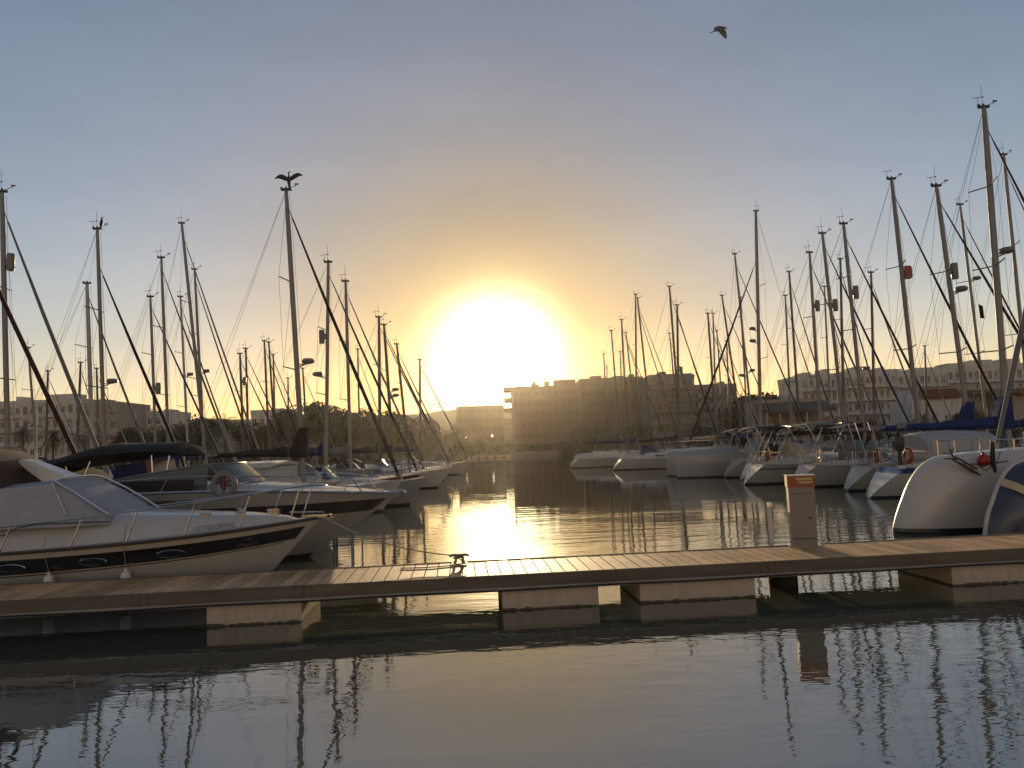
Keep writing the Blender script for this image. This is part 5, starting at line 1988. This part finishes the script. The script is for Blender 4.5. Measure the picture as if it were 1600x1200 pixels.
# ---------------------------------------------------------------- sailing yachts: photo x,y of masthead and of a low mast point, distance
BOATS = [
    # right row
    dict(label='yacht with blue-striped white stern, pale cockpit tent and orange buoy, tallest mast on the right', top=(1537, 168), low=(1576, 690), Y=30, hull='bluestripe', cover='blue', furl='black', extras=((392, 1, 'dome'), (495, -1, 'flag')), L=11.4, mr=.13, gear=0, spr=3, opts=('tent', 'motor', 'ring', 'wrap'), mpos=.495, rs=1.1, zs=(1.15, 1.1, 1.4)),
    dict(label='yacht with scooped stern and ladder, grey reflector above a radar disc on its mast', top=(1463, 291), low=(1517, 690), Y=34, cover='blue', furl='black', extras=((424, 1, 'tube'), (452, 1, 'dome')), L=11, mr=.115, opts=('ladder', 'hood', 'ring', 'gantry', 'wrap')),
    dict(label='sailing yacht hidden behind the pedestal, red box reflector on its mast', top=(1393, 280), low=(1438, 690), Y=37.5, cover='grey', furl='black', extras=((426, 1, 'red'),), L=11.5, mr=.12, opts=('wheel', 'hood', 'ladder', 'bimini'), gear=2),
    dict(label='sailing yacht third mast from the right edge, leaning mast under the long forestay', top=(1568, 242), mpos=0.5, low=(1614, 690), Y=46, cover='navy', furl='grey', L=12.5, mr=.11, opts=('hood',)),
    dict(label='sailing yacht with a small radar dome half way up, right of the paired reflectors', top=(1500, 320), mpos=0.5, low=(1546, 690), Y=51, cover='navy', furl='black', extras=((435, 1, 'dome'),), L=12, opts=('hood',)),
    dict(label='sailing yacht with a pale bimini over the stern, reflector near its third spreader', top=(1318, 350), low=(1352, 690), Y=41, hull='greystripe', cover='black', furl='black', extras=((457, 1, 'tube'),), L=11.5, mr=.11, opts=('bimini', 'wheel', 'ladder', 'ring'), spr=3),
    dict(label='sailing yacht with a folding ladder, broad grey reflector low on its mast', top=(1285, 365), low=(1321, 690), Y=45, cover='cream', furl='navy', extras=((477, 1, 'tube'),), L=11, mr=.11, opts=('hood', 'bimini', 'ladder')),
    dict(label='yacht with a varnished dark red mast and a radar dome on its left', top=(1361, 426), low=(1367, 690), Y=50, mastm=MASTR, cover='grey', furl='grey', extras=((575, -1, 'dome'),), L=10, opts=('hood',)),
    dict(label='yacht with a thick left-slanting forestay and a radar pair at its spreaders', top=(1181, 330), low=(1189, 690), Y=61, dr=-1, cover='navy', furl='black', extras=((513, -1, 'dome'), (532, -1, 'dome')), L=12.3, mr=.14, gear=3, mpos=.5, furl_top=.8, opts=('hood', 'fenders'), furl_r=.08),
    dict(label='sailing yacht with a small reflector box, left of the broad grey reflector', top=(1265, 395), mpos=0.58, low=(1283, 690), Y=49, cover='black', furl='grey', extras=((478, 1, 'tube'),), L=11, gear=3, opts=('hood', 'bimini')),
    dict(label='sailing yacht with a tapering dark mast behind the reflector boxes', top=(1313, 405), low=(1319, 690), Y=56, mastm=ALUD, cover='navy', furl='navy', L=10.5),
    dict(label='yacht with a flat radar disc low on its mast, beside the left-slanting forestay', top=(1148, 397), mpos=0.42, low=(1178, 690), Y=57, cover='navy', furl='black', extras=((579, 1, 'dome'), (586, -1, 'dome')), L=9.5, opts=('bimini', 'wheel', 'ring')),
    dict(label='sailing yacht with a bare thin raked mast in the gap right of the channel mast', top=(1233, 425), low=(1251, 690), Y=58, mastm=ALUD, cover='blue', furl='black', L=10.5),
    dict(label='sailing yacht with a short square-topped mast behind the raked thin one', top=(1227, 462), low=(1237, 690), Y=61, cover='grey', furl='grey', L=10),
    dict(label='sailing yacht whose short mast hides under the broad grey reflector', top=(1288, 448), low=(1299, 690), Y=62, cover='navy', furl='black', L=10),
    dict(label='sailing yacht whose mast nearly touches the flat radar disc mast', top=(1157, 465), low=(1169, 690), Y=60, cover='grey', furl=None, L=10),
    dict(label='sailing yacht with a raked mast crossed by two black forestays', top=(1128, 462), low=(1161, 690), Y=64, mastm=ALUD, cover='navy', furl='black', L=10.5),
    dict(label='sailing yacht, left mast of the close pair before the banded grey block', top=(1106, 490), low=(1120, 690), Y=66, mastm=ALUD, cover='cream', furl='grey', L=10),
    dict(label='sailing yacht, right mast of the close pair before the banded grey block', top=(1114, 490), low=(1120, 690), Y=69, mastm=ALU, cover='navy', furl='black', L=10),
    dict(label='sailing yacht with a tall dark mast and double masthead gear before the banded block', top=(1046, 448), low=(1064, 690), Y=62, mastm=ALUD, cover='navy', furl='grey', gear=2, L=11, opts=('hood',), mpos=.6),
    dict(label='sailing yacht with a short mast right beside the tall dark one', top=(1058, 477), low=(1061, 690), Y=67, mastm=ALUD, cover='black', furl='black', extras=((579, 1, 'tube'),), L=10.5, mpos=.6),
    dict(label='ketch-like yacht, upright mast of the A-shaped pair right of the silhouetted block', top=(993, 460), low=(995, 690), Y=76, mastm=ALUD, cover='navy', furl='maroon', gear=2, L=11.5, mpos=.5),
    dict(label='yacht with the slanting mast of the A-shaped pair right of the silhouetted block', top=(996, 466), low=(1020, 690), Y=80, mastm=ALUD, cover='navy', furl='grey', L=11.5, mpos=.55),
    dict(label='yacht with a short dark mast leaning in front of the tall dark mast', top=(1046, 521), low=(1062, 690), Y=74, mastm=ALUD, cover='grey', furl='black', L=9.5, mpos=.6, detail=1),
    dict(label='yacht with a thin mast left of the A-shaped pair', top=(971, 500), low=(981, 690), Y=82, mastm=ALUD, cover='navy', furl='grey', L=10.5, detail=1),
    dict(label='yacht with a forked rig between the thin mast and the A-shaped pair', top=(978, 520), low=(997, 690), Y=86, mastm=ALUD, cover='navy', furl='black', L=10, detail=1),
    dict(label='yacht with a thin mast over the ochre block, second from the left of its row', top=(955, 517), low=(969, 690), Y=90, mastm=ALUD, cover='navy', furl=None, L=10, detail=1),
    dict(label='farthest yacht at the left end of the right-hand row', top=(943, 553), low=(951, 690), Y=98, mastm=ALUD, cover='navy', furl='grey', L=10, detail=1),
    dict(label='yacht with a tiny mast just over the roof of the ochre block', top=(969, 550), low=(975, 690), Y=96, mastm=ALUD, cover='grey', furl=None, L=9.5, detail=1),
    dict(label='yacht with a stub mast peeping over the roof right of the farthest one', top=(948, 573), low=(951, 690), Y=104, mastm=ALUD, cover='grey', furl=None, L=9, detail=1),
    dict(label='yacht with a mast thinning to a point right of the close pair', top=(1120, 517), low=(1132, 690), Y=74, mastm=ALUD, cover='navy', furl='grey', L=10, detail=1),
    dict(label='yacht with a short mast between the crossed forestays and the flat disc mast', top=(1135, 533), low=(1142, 690), Y=78, mastm=ALUD, cover='grey', furl='black', L=9.5, detail=1),
    dict(label='distant yacht with a stub mast between the red reflector mast and the paired reflectors', top=(1445, 541), low=(1449, 690), Y=92, mastm=ALUD, cover='navy', furl='grey', L=9.5, detail=1),
    # left row along the channel
    dict(label='yacht with the tallest left-hand mast, spread-winged bird on top, dark boom cover', top=(447, 297), low=(471, 690), Y=33, cover='black', furl='black', extras=((565, 1, 'dome'),), L=10.6, mr=.115, furl_r=.07, gear=4, opts=('hood', 'fenders', 'wrap'), mpos=.6, spr=2),
    dict(label='yacht with a pale mast and two-arm masthead right of the winged-bird mast', top=(513, 410), low=(510, 690), Y=40, hull='red', cover='navy', furl='black', extras=((526, -1, 'tube'), (584, -1, 'dome')), gear=3, L=10.6, opts=('hood',)),
    dict(label='yacht with a grey mast and aerial, third of the left channel group', top=(540, 440), low=(547, 690), Y=44, hull='cream', cover='grey', furl='grey', gear=3, L=10, opts=('hood',)),
    dict(label='yacht with a straight brown-lit mast, left of a close pair', top=(592, 496), low=(594, 690), Y=52, mastm=ALUD, cover='black', furl='grey', L=10, opts=('hood',)),
    dict(label='yacht with two radar discs low on its mast, right of a close pair', top=(600, 508), low=(613, 690), Y=56, mastm=ALUD, cover='navy', furl='black', extras=((609, 1, 'dome'), (618, 1, 'dome')), L=10, opts=('hood',), mpos=.58),
    dict(label='yacht with a raked thin mast beside the glare', top=(620, 538), low=(636, 690), Y=64, mastm=ALUD, cover='navy', furl='grey', L=9.5, gear=3),
    dict(label='yacht with the last thin mast before the sun', top=(656, 562), low=(657, 690), Y=78, mastm=ALUD, cover='navy', furl='black', L=10),
    dict(label='yacht with a small mast and round masthead left of the brown-lit pair', top=(559, 546), low=(562, 690), Y=84, mastm=ALUD, cover='grey', furl='grey', L=10, gear=3, detail=1),
    # left, second row
    dict(label='yacht with a dark red furled sail running off the left edge', top=(-90, 235), low=(-75, 690), Y=26, cover='maroon', furl='maroon', L=10, furl_r=.075, opts=('hood',), mr=.1),
    dict(label='yacht with the leftmost tall mast, grey box reflector and thick pale forestay', top=(3, 300), low=(12, 690), Y=29.5, cover='navy', furl='grey', extras=((410, 1, 'tube'),), L=10.4, mr=.115, furl_r=.075, opts=('hood',)),
    dict(label='yacht with a perched black bird on the mast and a jet black furled sail', top=(152, 358), low=(163, 690), Y=36, cover='black', furl='black', extras=((596, 1, 'dome'),), L=10.4, mr=.11, furl_r=.075, furl_top=.86, opts=('hood', 'bimini')),
    dict(label='yacht with a pale blunt mast just left of the perched-bird mast', top=(136, 443), low=(144, 690), Y=40, mastm=MASTW, cover='grey', furl='grey', L=10, gear=1, mr=.13),
    dict(label='yacht with a straight mast and wind vane between two lower ones, left centre', top=(252, 403), low=(263, 690), Y=43, cover='navy', furl='grey', L=10.5, opts=('hood',)),
    dict(label='yacht with a low mast and small reflector, left of the wind vane mast', top=(235, 464), low=(243, 690), Y=48, cover='grey', furl='navy', extras=((607, 1, 'tube'),), L=10),
    dict(label='yacht with a strongly leaning mast topped by a wide wind arm', top=(284, 349), low=(319, 690), Y=38, cover='navy', furl='grey', L=10.8, mr=.12, gear=0, opts=('hood',)),
    dict(label='yacht with a mast close right of the leaning one, radar disc half way up', top=(304, 421), low=(318, 690), Y=46, cover='black', furl='black', extras=((580, 1, 'dome'),), L=10.5, mr=.11),
    dict(label='yacht with a lower mast crossing behind the leaning one', top=(282, 464), low=(293, 690), Y=51, mastm=MASTW, cover='navy', furl='grey', extras=((585, 1, 'dome'),), L=10),
    dict(label='yacht with a short mast above the long white block, left', top=(44, 544), low=(56, 690), Y=62, cover='navy', furl='grey', L=10, detail=1),
    dict(label='yacht with a stub mast above the middle of the long white block', top=(75, 580), low=(72, 690), Y=72, mastm=ALUD, cover='navy', furl='grey', L=9.5, detail=1),
    dict(label='yacht with a dark stub mast above the pale gable', top=(126, 567), low=(121, 690), Y=68, mastm=ALUD, cover='navy', furl='grey', L=9.5, detail=1),
    dict(label='yacht with a dark stub mast right behind the perched-bird mast', top=(151, 576), low=(154, 690), Y=74, mastm=ALUD, cover='grey', furl='grey', L=9.5, detail=1),
    dict(label='yacht with a dark mast and small box, left of a close distant pair', top=(375, 553), low=(380, 690), Y=66, mastm=ALUD, cover='navy', furl='black', extras=((596, 1, 'tube'),), L=9.5, detail=1),
    dict(label='yacht with a dark mast and wind vane, right of a close distant pair', top=(384, 545), low=(388, 690), Y=70, mastm=ALUD, cover='navy', furl='black', L=10, detail=1),
    dict(label='yacht with a dark mast, left of the distant trio beside the tallest left mast', top=(413, 533), low=(420, 690), Y=62, mastm=ALUD, cover='grey', furl='black', L=10, detail=1),
    dict(label='yacht with a dark mast, middle of the distant trio beside the tallest left mast', top=(420, 535), low=(430, 690), Y=66, mastm=ALUD, cover='navy', furl='grey', L=10, detail=1),
    dict(label='yacht with a dark mast, shortest of the distant trio beside the tallest left mast', top=(427, 554), low=(430, 690), Y=72, mastm=ALUD, cover='navy', furl=None, L=9.5, detail=1),
    dict(label='yacht with a stub mast hard against the tallest left mast', top=(450, 591), low=(451, 690), Y=88, mastm=ALUD, cover='navy', furl=None, L=9.5, detail=1),
    dict(label='yacht with a dark mast just right of the tallest left mast', top=(473, 576), low=(480, 690), Y=80, mastm=ALUD, cover='navy', furl='grey', L=9.5, detail=1),
]

def mid_catamaran():
    Yk = 52
    cp = [(1057, 745), (1056, 735), (1056, 722), (1057, 710), (1062, 705), (1075, 702), (1100, 701), (1128, 701)]
    rt, ok_, prof, zt_ = catamaran('blunt pale grey catamaran midway along the right-hand row, both square bows towards the channel', (1057, 745), None, Yk, cp, 9.0, 2.4, 3.2, HULLS['grey'])
    mb = MB()
    mb.bbox((2.2, 0, zt_ - .5), (9.5, 3.2, zt_ + .02))
    mb.build('bridge_deck', WHITE, rt)
    mb = MB()
    mb.tube([(.3, -.8, zt_), (.3, -.8, zt_ + .6), (2.4, -1.0, zt_ + .6), (2.4, -1.0, zt_)], .018, 5)
    mb.build('pulpit', STEEL, rt)
    mb = MB()
    mb.tube([(.3, 4.0, zt_), (.3, 4.0, zt_ + .6), (2.4, 4.2, zt_ + .6), (2.4, 4.2, zt_)], .018, 5)
    mb.build('pulpit', STEEL, rt)
    placed.append((ok_.x - .3, ok_.x + 9.6, Yk - 1.3, Yk + 4.6))


tops = {}
ORDER = ['blue-striped white', 'scooped stern', 'behind the pedestal', 'pale bimini', 'folding ladder', 'small reflector box']
key = lambda b: min([i for i, s in enumerate(ORDER) if s in b['label']] + [99])
BOATS.sort(key=key)
for n_, b in enumerate(BOATS):
    if n_ == len(ORDER):
        mid_catamaran()
    r_, T_, org = sailboat(**b)
    tops[b['label']] = (r_, Vector((org.x + T_.x * b.get('dr', 1), org.y + T_.y * b.get('dr', 1), T_.z)))

# white motor boats and low craft lying by the channel, bows right
for i, (px, py, Y, L_, hm, zb, lb) in enumerate((
        (668, 735, 36, 8.5, 'grey', 1.3, 'low grey open boat with its bow deepest into the channel on the left'),
        (690, 727, 58, 8, 'white', 1.3, 'small white motorboat farther up the left side of the channel'),
        (708, 722, 78, 8, 'white', 1.3, 'distant white motorboat at the far end of the left row'))):
    P = aty(px, py, Y)
    fx0 = lambda y: aty(px, py, y).x - L_ - .2
    fx1 = lambda y: aty(px, py, y).x + .2
    Y = free_y(fx0, fx1, Y, 1.35)
    P = aty(px, py, Y)
    rt = empty('motorboat', (P.x - L_, Y, 0), lb, 'motorboat', 'motorboats along the left of the channel')
    Hh = Hull(L_, 2.5, (.8, .85, zb), .35, .88, .5, 1.9, .5, .9, -.05, ns=18)
    mb = MB()
    Hh.body(mb)
    mb.build('hull', HULLS[hm], rt)
    mb = MB()
    Hh.deck(mb)
    mb.build('deck', DECKM, rt)
    mb = MB()
    rounded_trunk(mb, [L_ * .3, L_ * .45, L_ * .65, L_ * .85], [.9, .9, .75, .2], [.8, .82, .9, 1.05], [1.5, 1.45, 1.3, 1.1])
    mb.build('cuddy', WHITE, rt)
    mb = MB()
    rings = []
    for k in range(9):
        a = math.pi * k / 8 - math.pi / 2
        rings.append([(L_ * .45 + .35 * math.cos(a), math.sin(a) * .85, 1.4), (L_ * .4 + .3 * math.cos(a), math.sin(a) * .78, 1.95), (L_ * .4 - .03 + .3 * math.cos(a), math.sin(a) * .76, 1.95), (L_ * .45 - .03 + .35 * math.cos(a), math.sin(a) * .83, 1.4)])
    mb.loft(rings)
    mb.build('windscreen', GLASSD, rt)
    mb = MB()
    for sg in (-1, 1):
        pp = [Hh.at(t_, Hh.sheer(t_), sg, -.05) + Vector((0, 0, .5)) for t_ in (.55, .7, .85, .97)]
        mb.tube(pp + [Vector((L_ + .1, 0, zb + .5))], .015, 5)
        for p_ in pp:
            mb.tube([p_, p_ - Vector((.1, 0, .5))], .012, 4)
    mb.build('bow_rail', STEEL, rt)

# a low white landing stage at the end of the basin
A_, B_ = aty(735, 714, 200), aty(800, 712, 200)
ls = empty('landing_stage', ((A_.x + B_.x) / 2, 200, 0), 'thin pale landing stage lying low on the water at the end of the basin', 'landing stage')
mb = MB()
mb.bbox((-(B_.x - A_.x) / 2, -1, .45), ((B_.x - A_.x) / 2, 1, .6))
mb.build('deck', WHITE, ls, smooth=False)
mb = MB()
for q in range(5):
    mb.box((lerp(-(B_.x - A_.x) / 2 + 1, (B_.x - A_.x) / 2 - 1, q / 4), 0, .1), (1.4, 1.6, .69))
mb.build('float', SLAB, ls, smooth=False)

# ---------------------------------------------------------------- birds
tp = tops[[k for k in tops if 'tallest left-hand mast' in k][0]][1]
bd = empty('cormorant', tp + Vector((.12, 0, .1)), 'black cormorant drying its spread wings on the tallest left-hand mast', 'bird', 'birds')
mb = MB()
k = 1.12
mb.tube([(0.02, 0, 0.0), (.02, 0, .12 * k), (.0, 0, .3 * k), (.0, 0, .42 * k), (.02, 0, .5 * k), (-.01, 0, .58 * k), (.03, 0, .64 * k), (.12, 0, .63 * k)], [.03, .06, .085, .06, .033, .03, .035, .008], 8)
for sg in (-1, 1):
    # thick-rooted wings arching up, out and down
    rows = []
    for i in range(9):
        u = i / 8
        x = sg * (.03 + .52 * u) * k
        z = (.40 + .2 * math.sin(u * 2.3) - .1 * u * u * (1.5 if sg < 0 else .6)) * k
        c = lerp(.12, .02, u ** 2.2) * k * (1.25 + .7 * math.sin(u * 3.1))
        rows.append([(x, .02, z + .02), (x - .0, .035, z - c * .4), (x - sg * .01, 0.01, z - c), (x, -.015, z - c * .4)])
    mb.loft(rows)
mb.tube([(0.02, 0, .12), (.08, .03, -.08), (.12, .04, -.14)], [.05, .035, .02], 6)
mb.build('body', mat('cormorant_black', (.01, .01, .011), .6), bd)

tp = tops[[k for k in tops if 'perched black bird' in k][0]][1]
bd = empty('cormorant', tp + Vector((.18, 0, .08)), 'black cormorant perched upright on the mast with the jet black furled sail', 'bird', 'birds')
mb = MB()
mb.tube([(.0, 0, -.08), (0, 0, .02), (.02, 0, .2), (.05, 0, .36), (.04, 0, .46), (.06, 0, .52), (.15, 0, .53)], [.02, .05, .09, .065, .035, .04, .008], 8)
mb.build('body', MATS['cormorant_black'], bd)

G_ = aty(1122, 46, 32)
bd = empty('gull', G_, 'gull in flight high over the right-hand masts, wing beating down', 'bird')
bd.rotation_euler = (R(28), 0, R(-13))
mb = MB()
mb.tube([(-.36, 0, -.085), (-.2, 0, -.06), (-.09, 0, -.02), (.02, 0, .01), (.13, 0, .04), (.22, 0, .05), (.28, 0, .03), (.33, 0, .0), (.39, 0, -.04)], [.012, .022, .05, .075, .07, .045, .036, .028, .006], 10)


def wing(P3):
    rows = []
    for (xa_, za_, xb_, zb_, y) in P3:
        mx_, mz_ = (xa_ + xb_) / 2, (za_ + zb_) / 2
        rows.append([(xa_, y, za_), (mx_, y - .012, mz_ + .008), (xb_, y, zb_), (mx_, y + .012, mz_ - .008)])
    mb.loft(rows)


# near wing sweeps down and aft of the head, broad at the root, pointed at the tip
wing([(-.1, -.02, .17, .05, -.03), (-.02, -.08, .26, -.0, -.14), (.06, -.17, .3, -.1, -.24), (.14, -.27, .33, -.22, -.33), (.21, -.36, .33, -.32, -.4), (.28, -.42, .31, -.41, -.44)])
# far wing seen foreshortened over the back
wing([(-.16, .0, .14, .06, .03), (-.17, .07, .13, .12, .16), (-.14, .1, .12, .14, .3), (-.06, .1, .1, .13, .44), (.0, .08, .04, .09, .55)])
mb.build('body', mat('gull_grey', (.12, .12, .115), .7, var=.3, scale=6), bd)

# ---------------------------------------------------------------- evening haze over the harbour
if HAZE > 0:
    mb = MB()
    mb.bbox((-1200, -80, -4.5), (1200, 900, 62))
    hz = bpy.data.materials.new('evening_haze')
    hz.use_nodes = True
    t = hz.node_tree
    for n in list(t.nodes):
        t.nodes.remove(n)
    v = N(t, 'ShaderNodeVolumePrincipled', inp={'Color': (1.0, .93, .82, 1), 'Density': HAZE, 'Anisotropy': HAZE_G})
    ou = N(t, 'ShaderNodeOutputMaterial')
    t.links.new(v.outputs[0], ou.inputs['Volume'])
    tag(mb.build('haze', hz, smooth=False), kind='stuff')
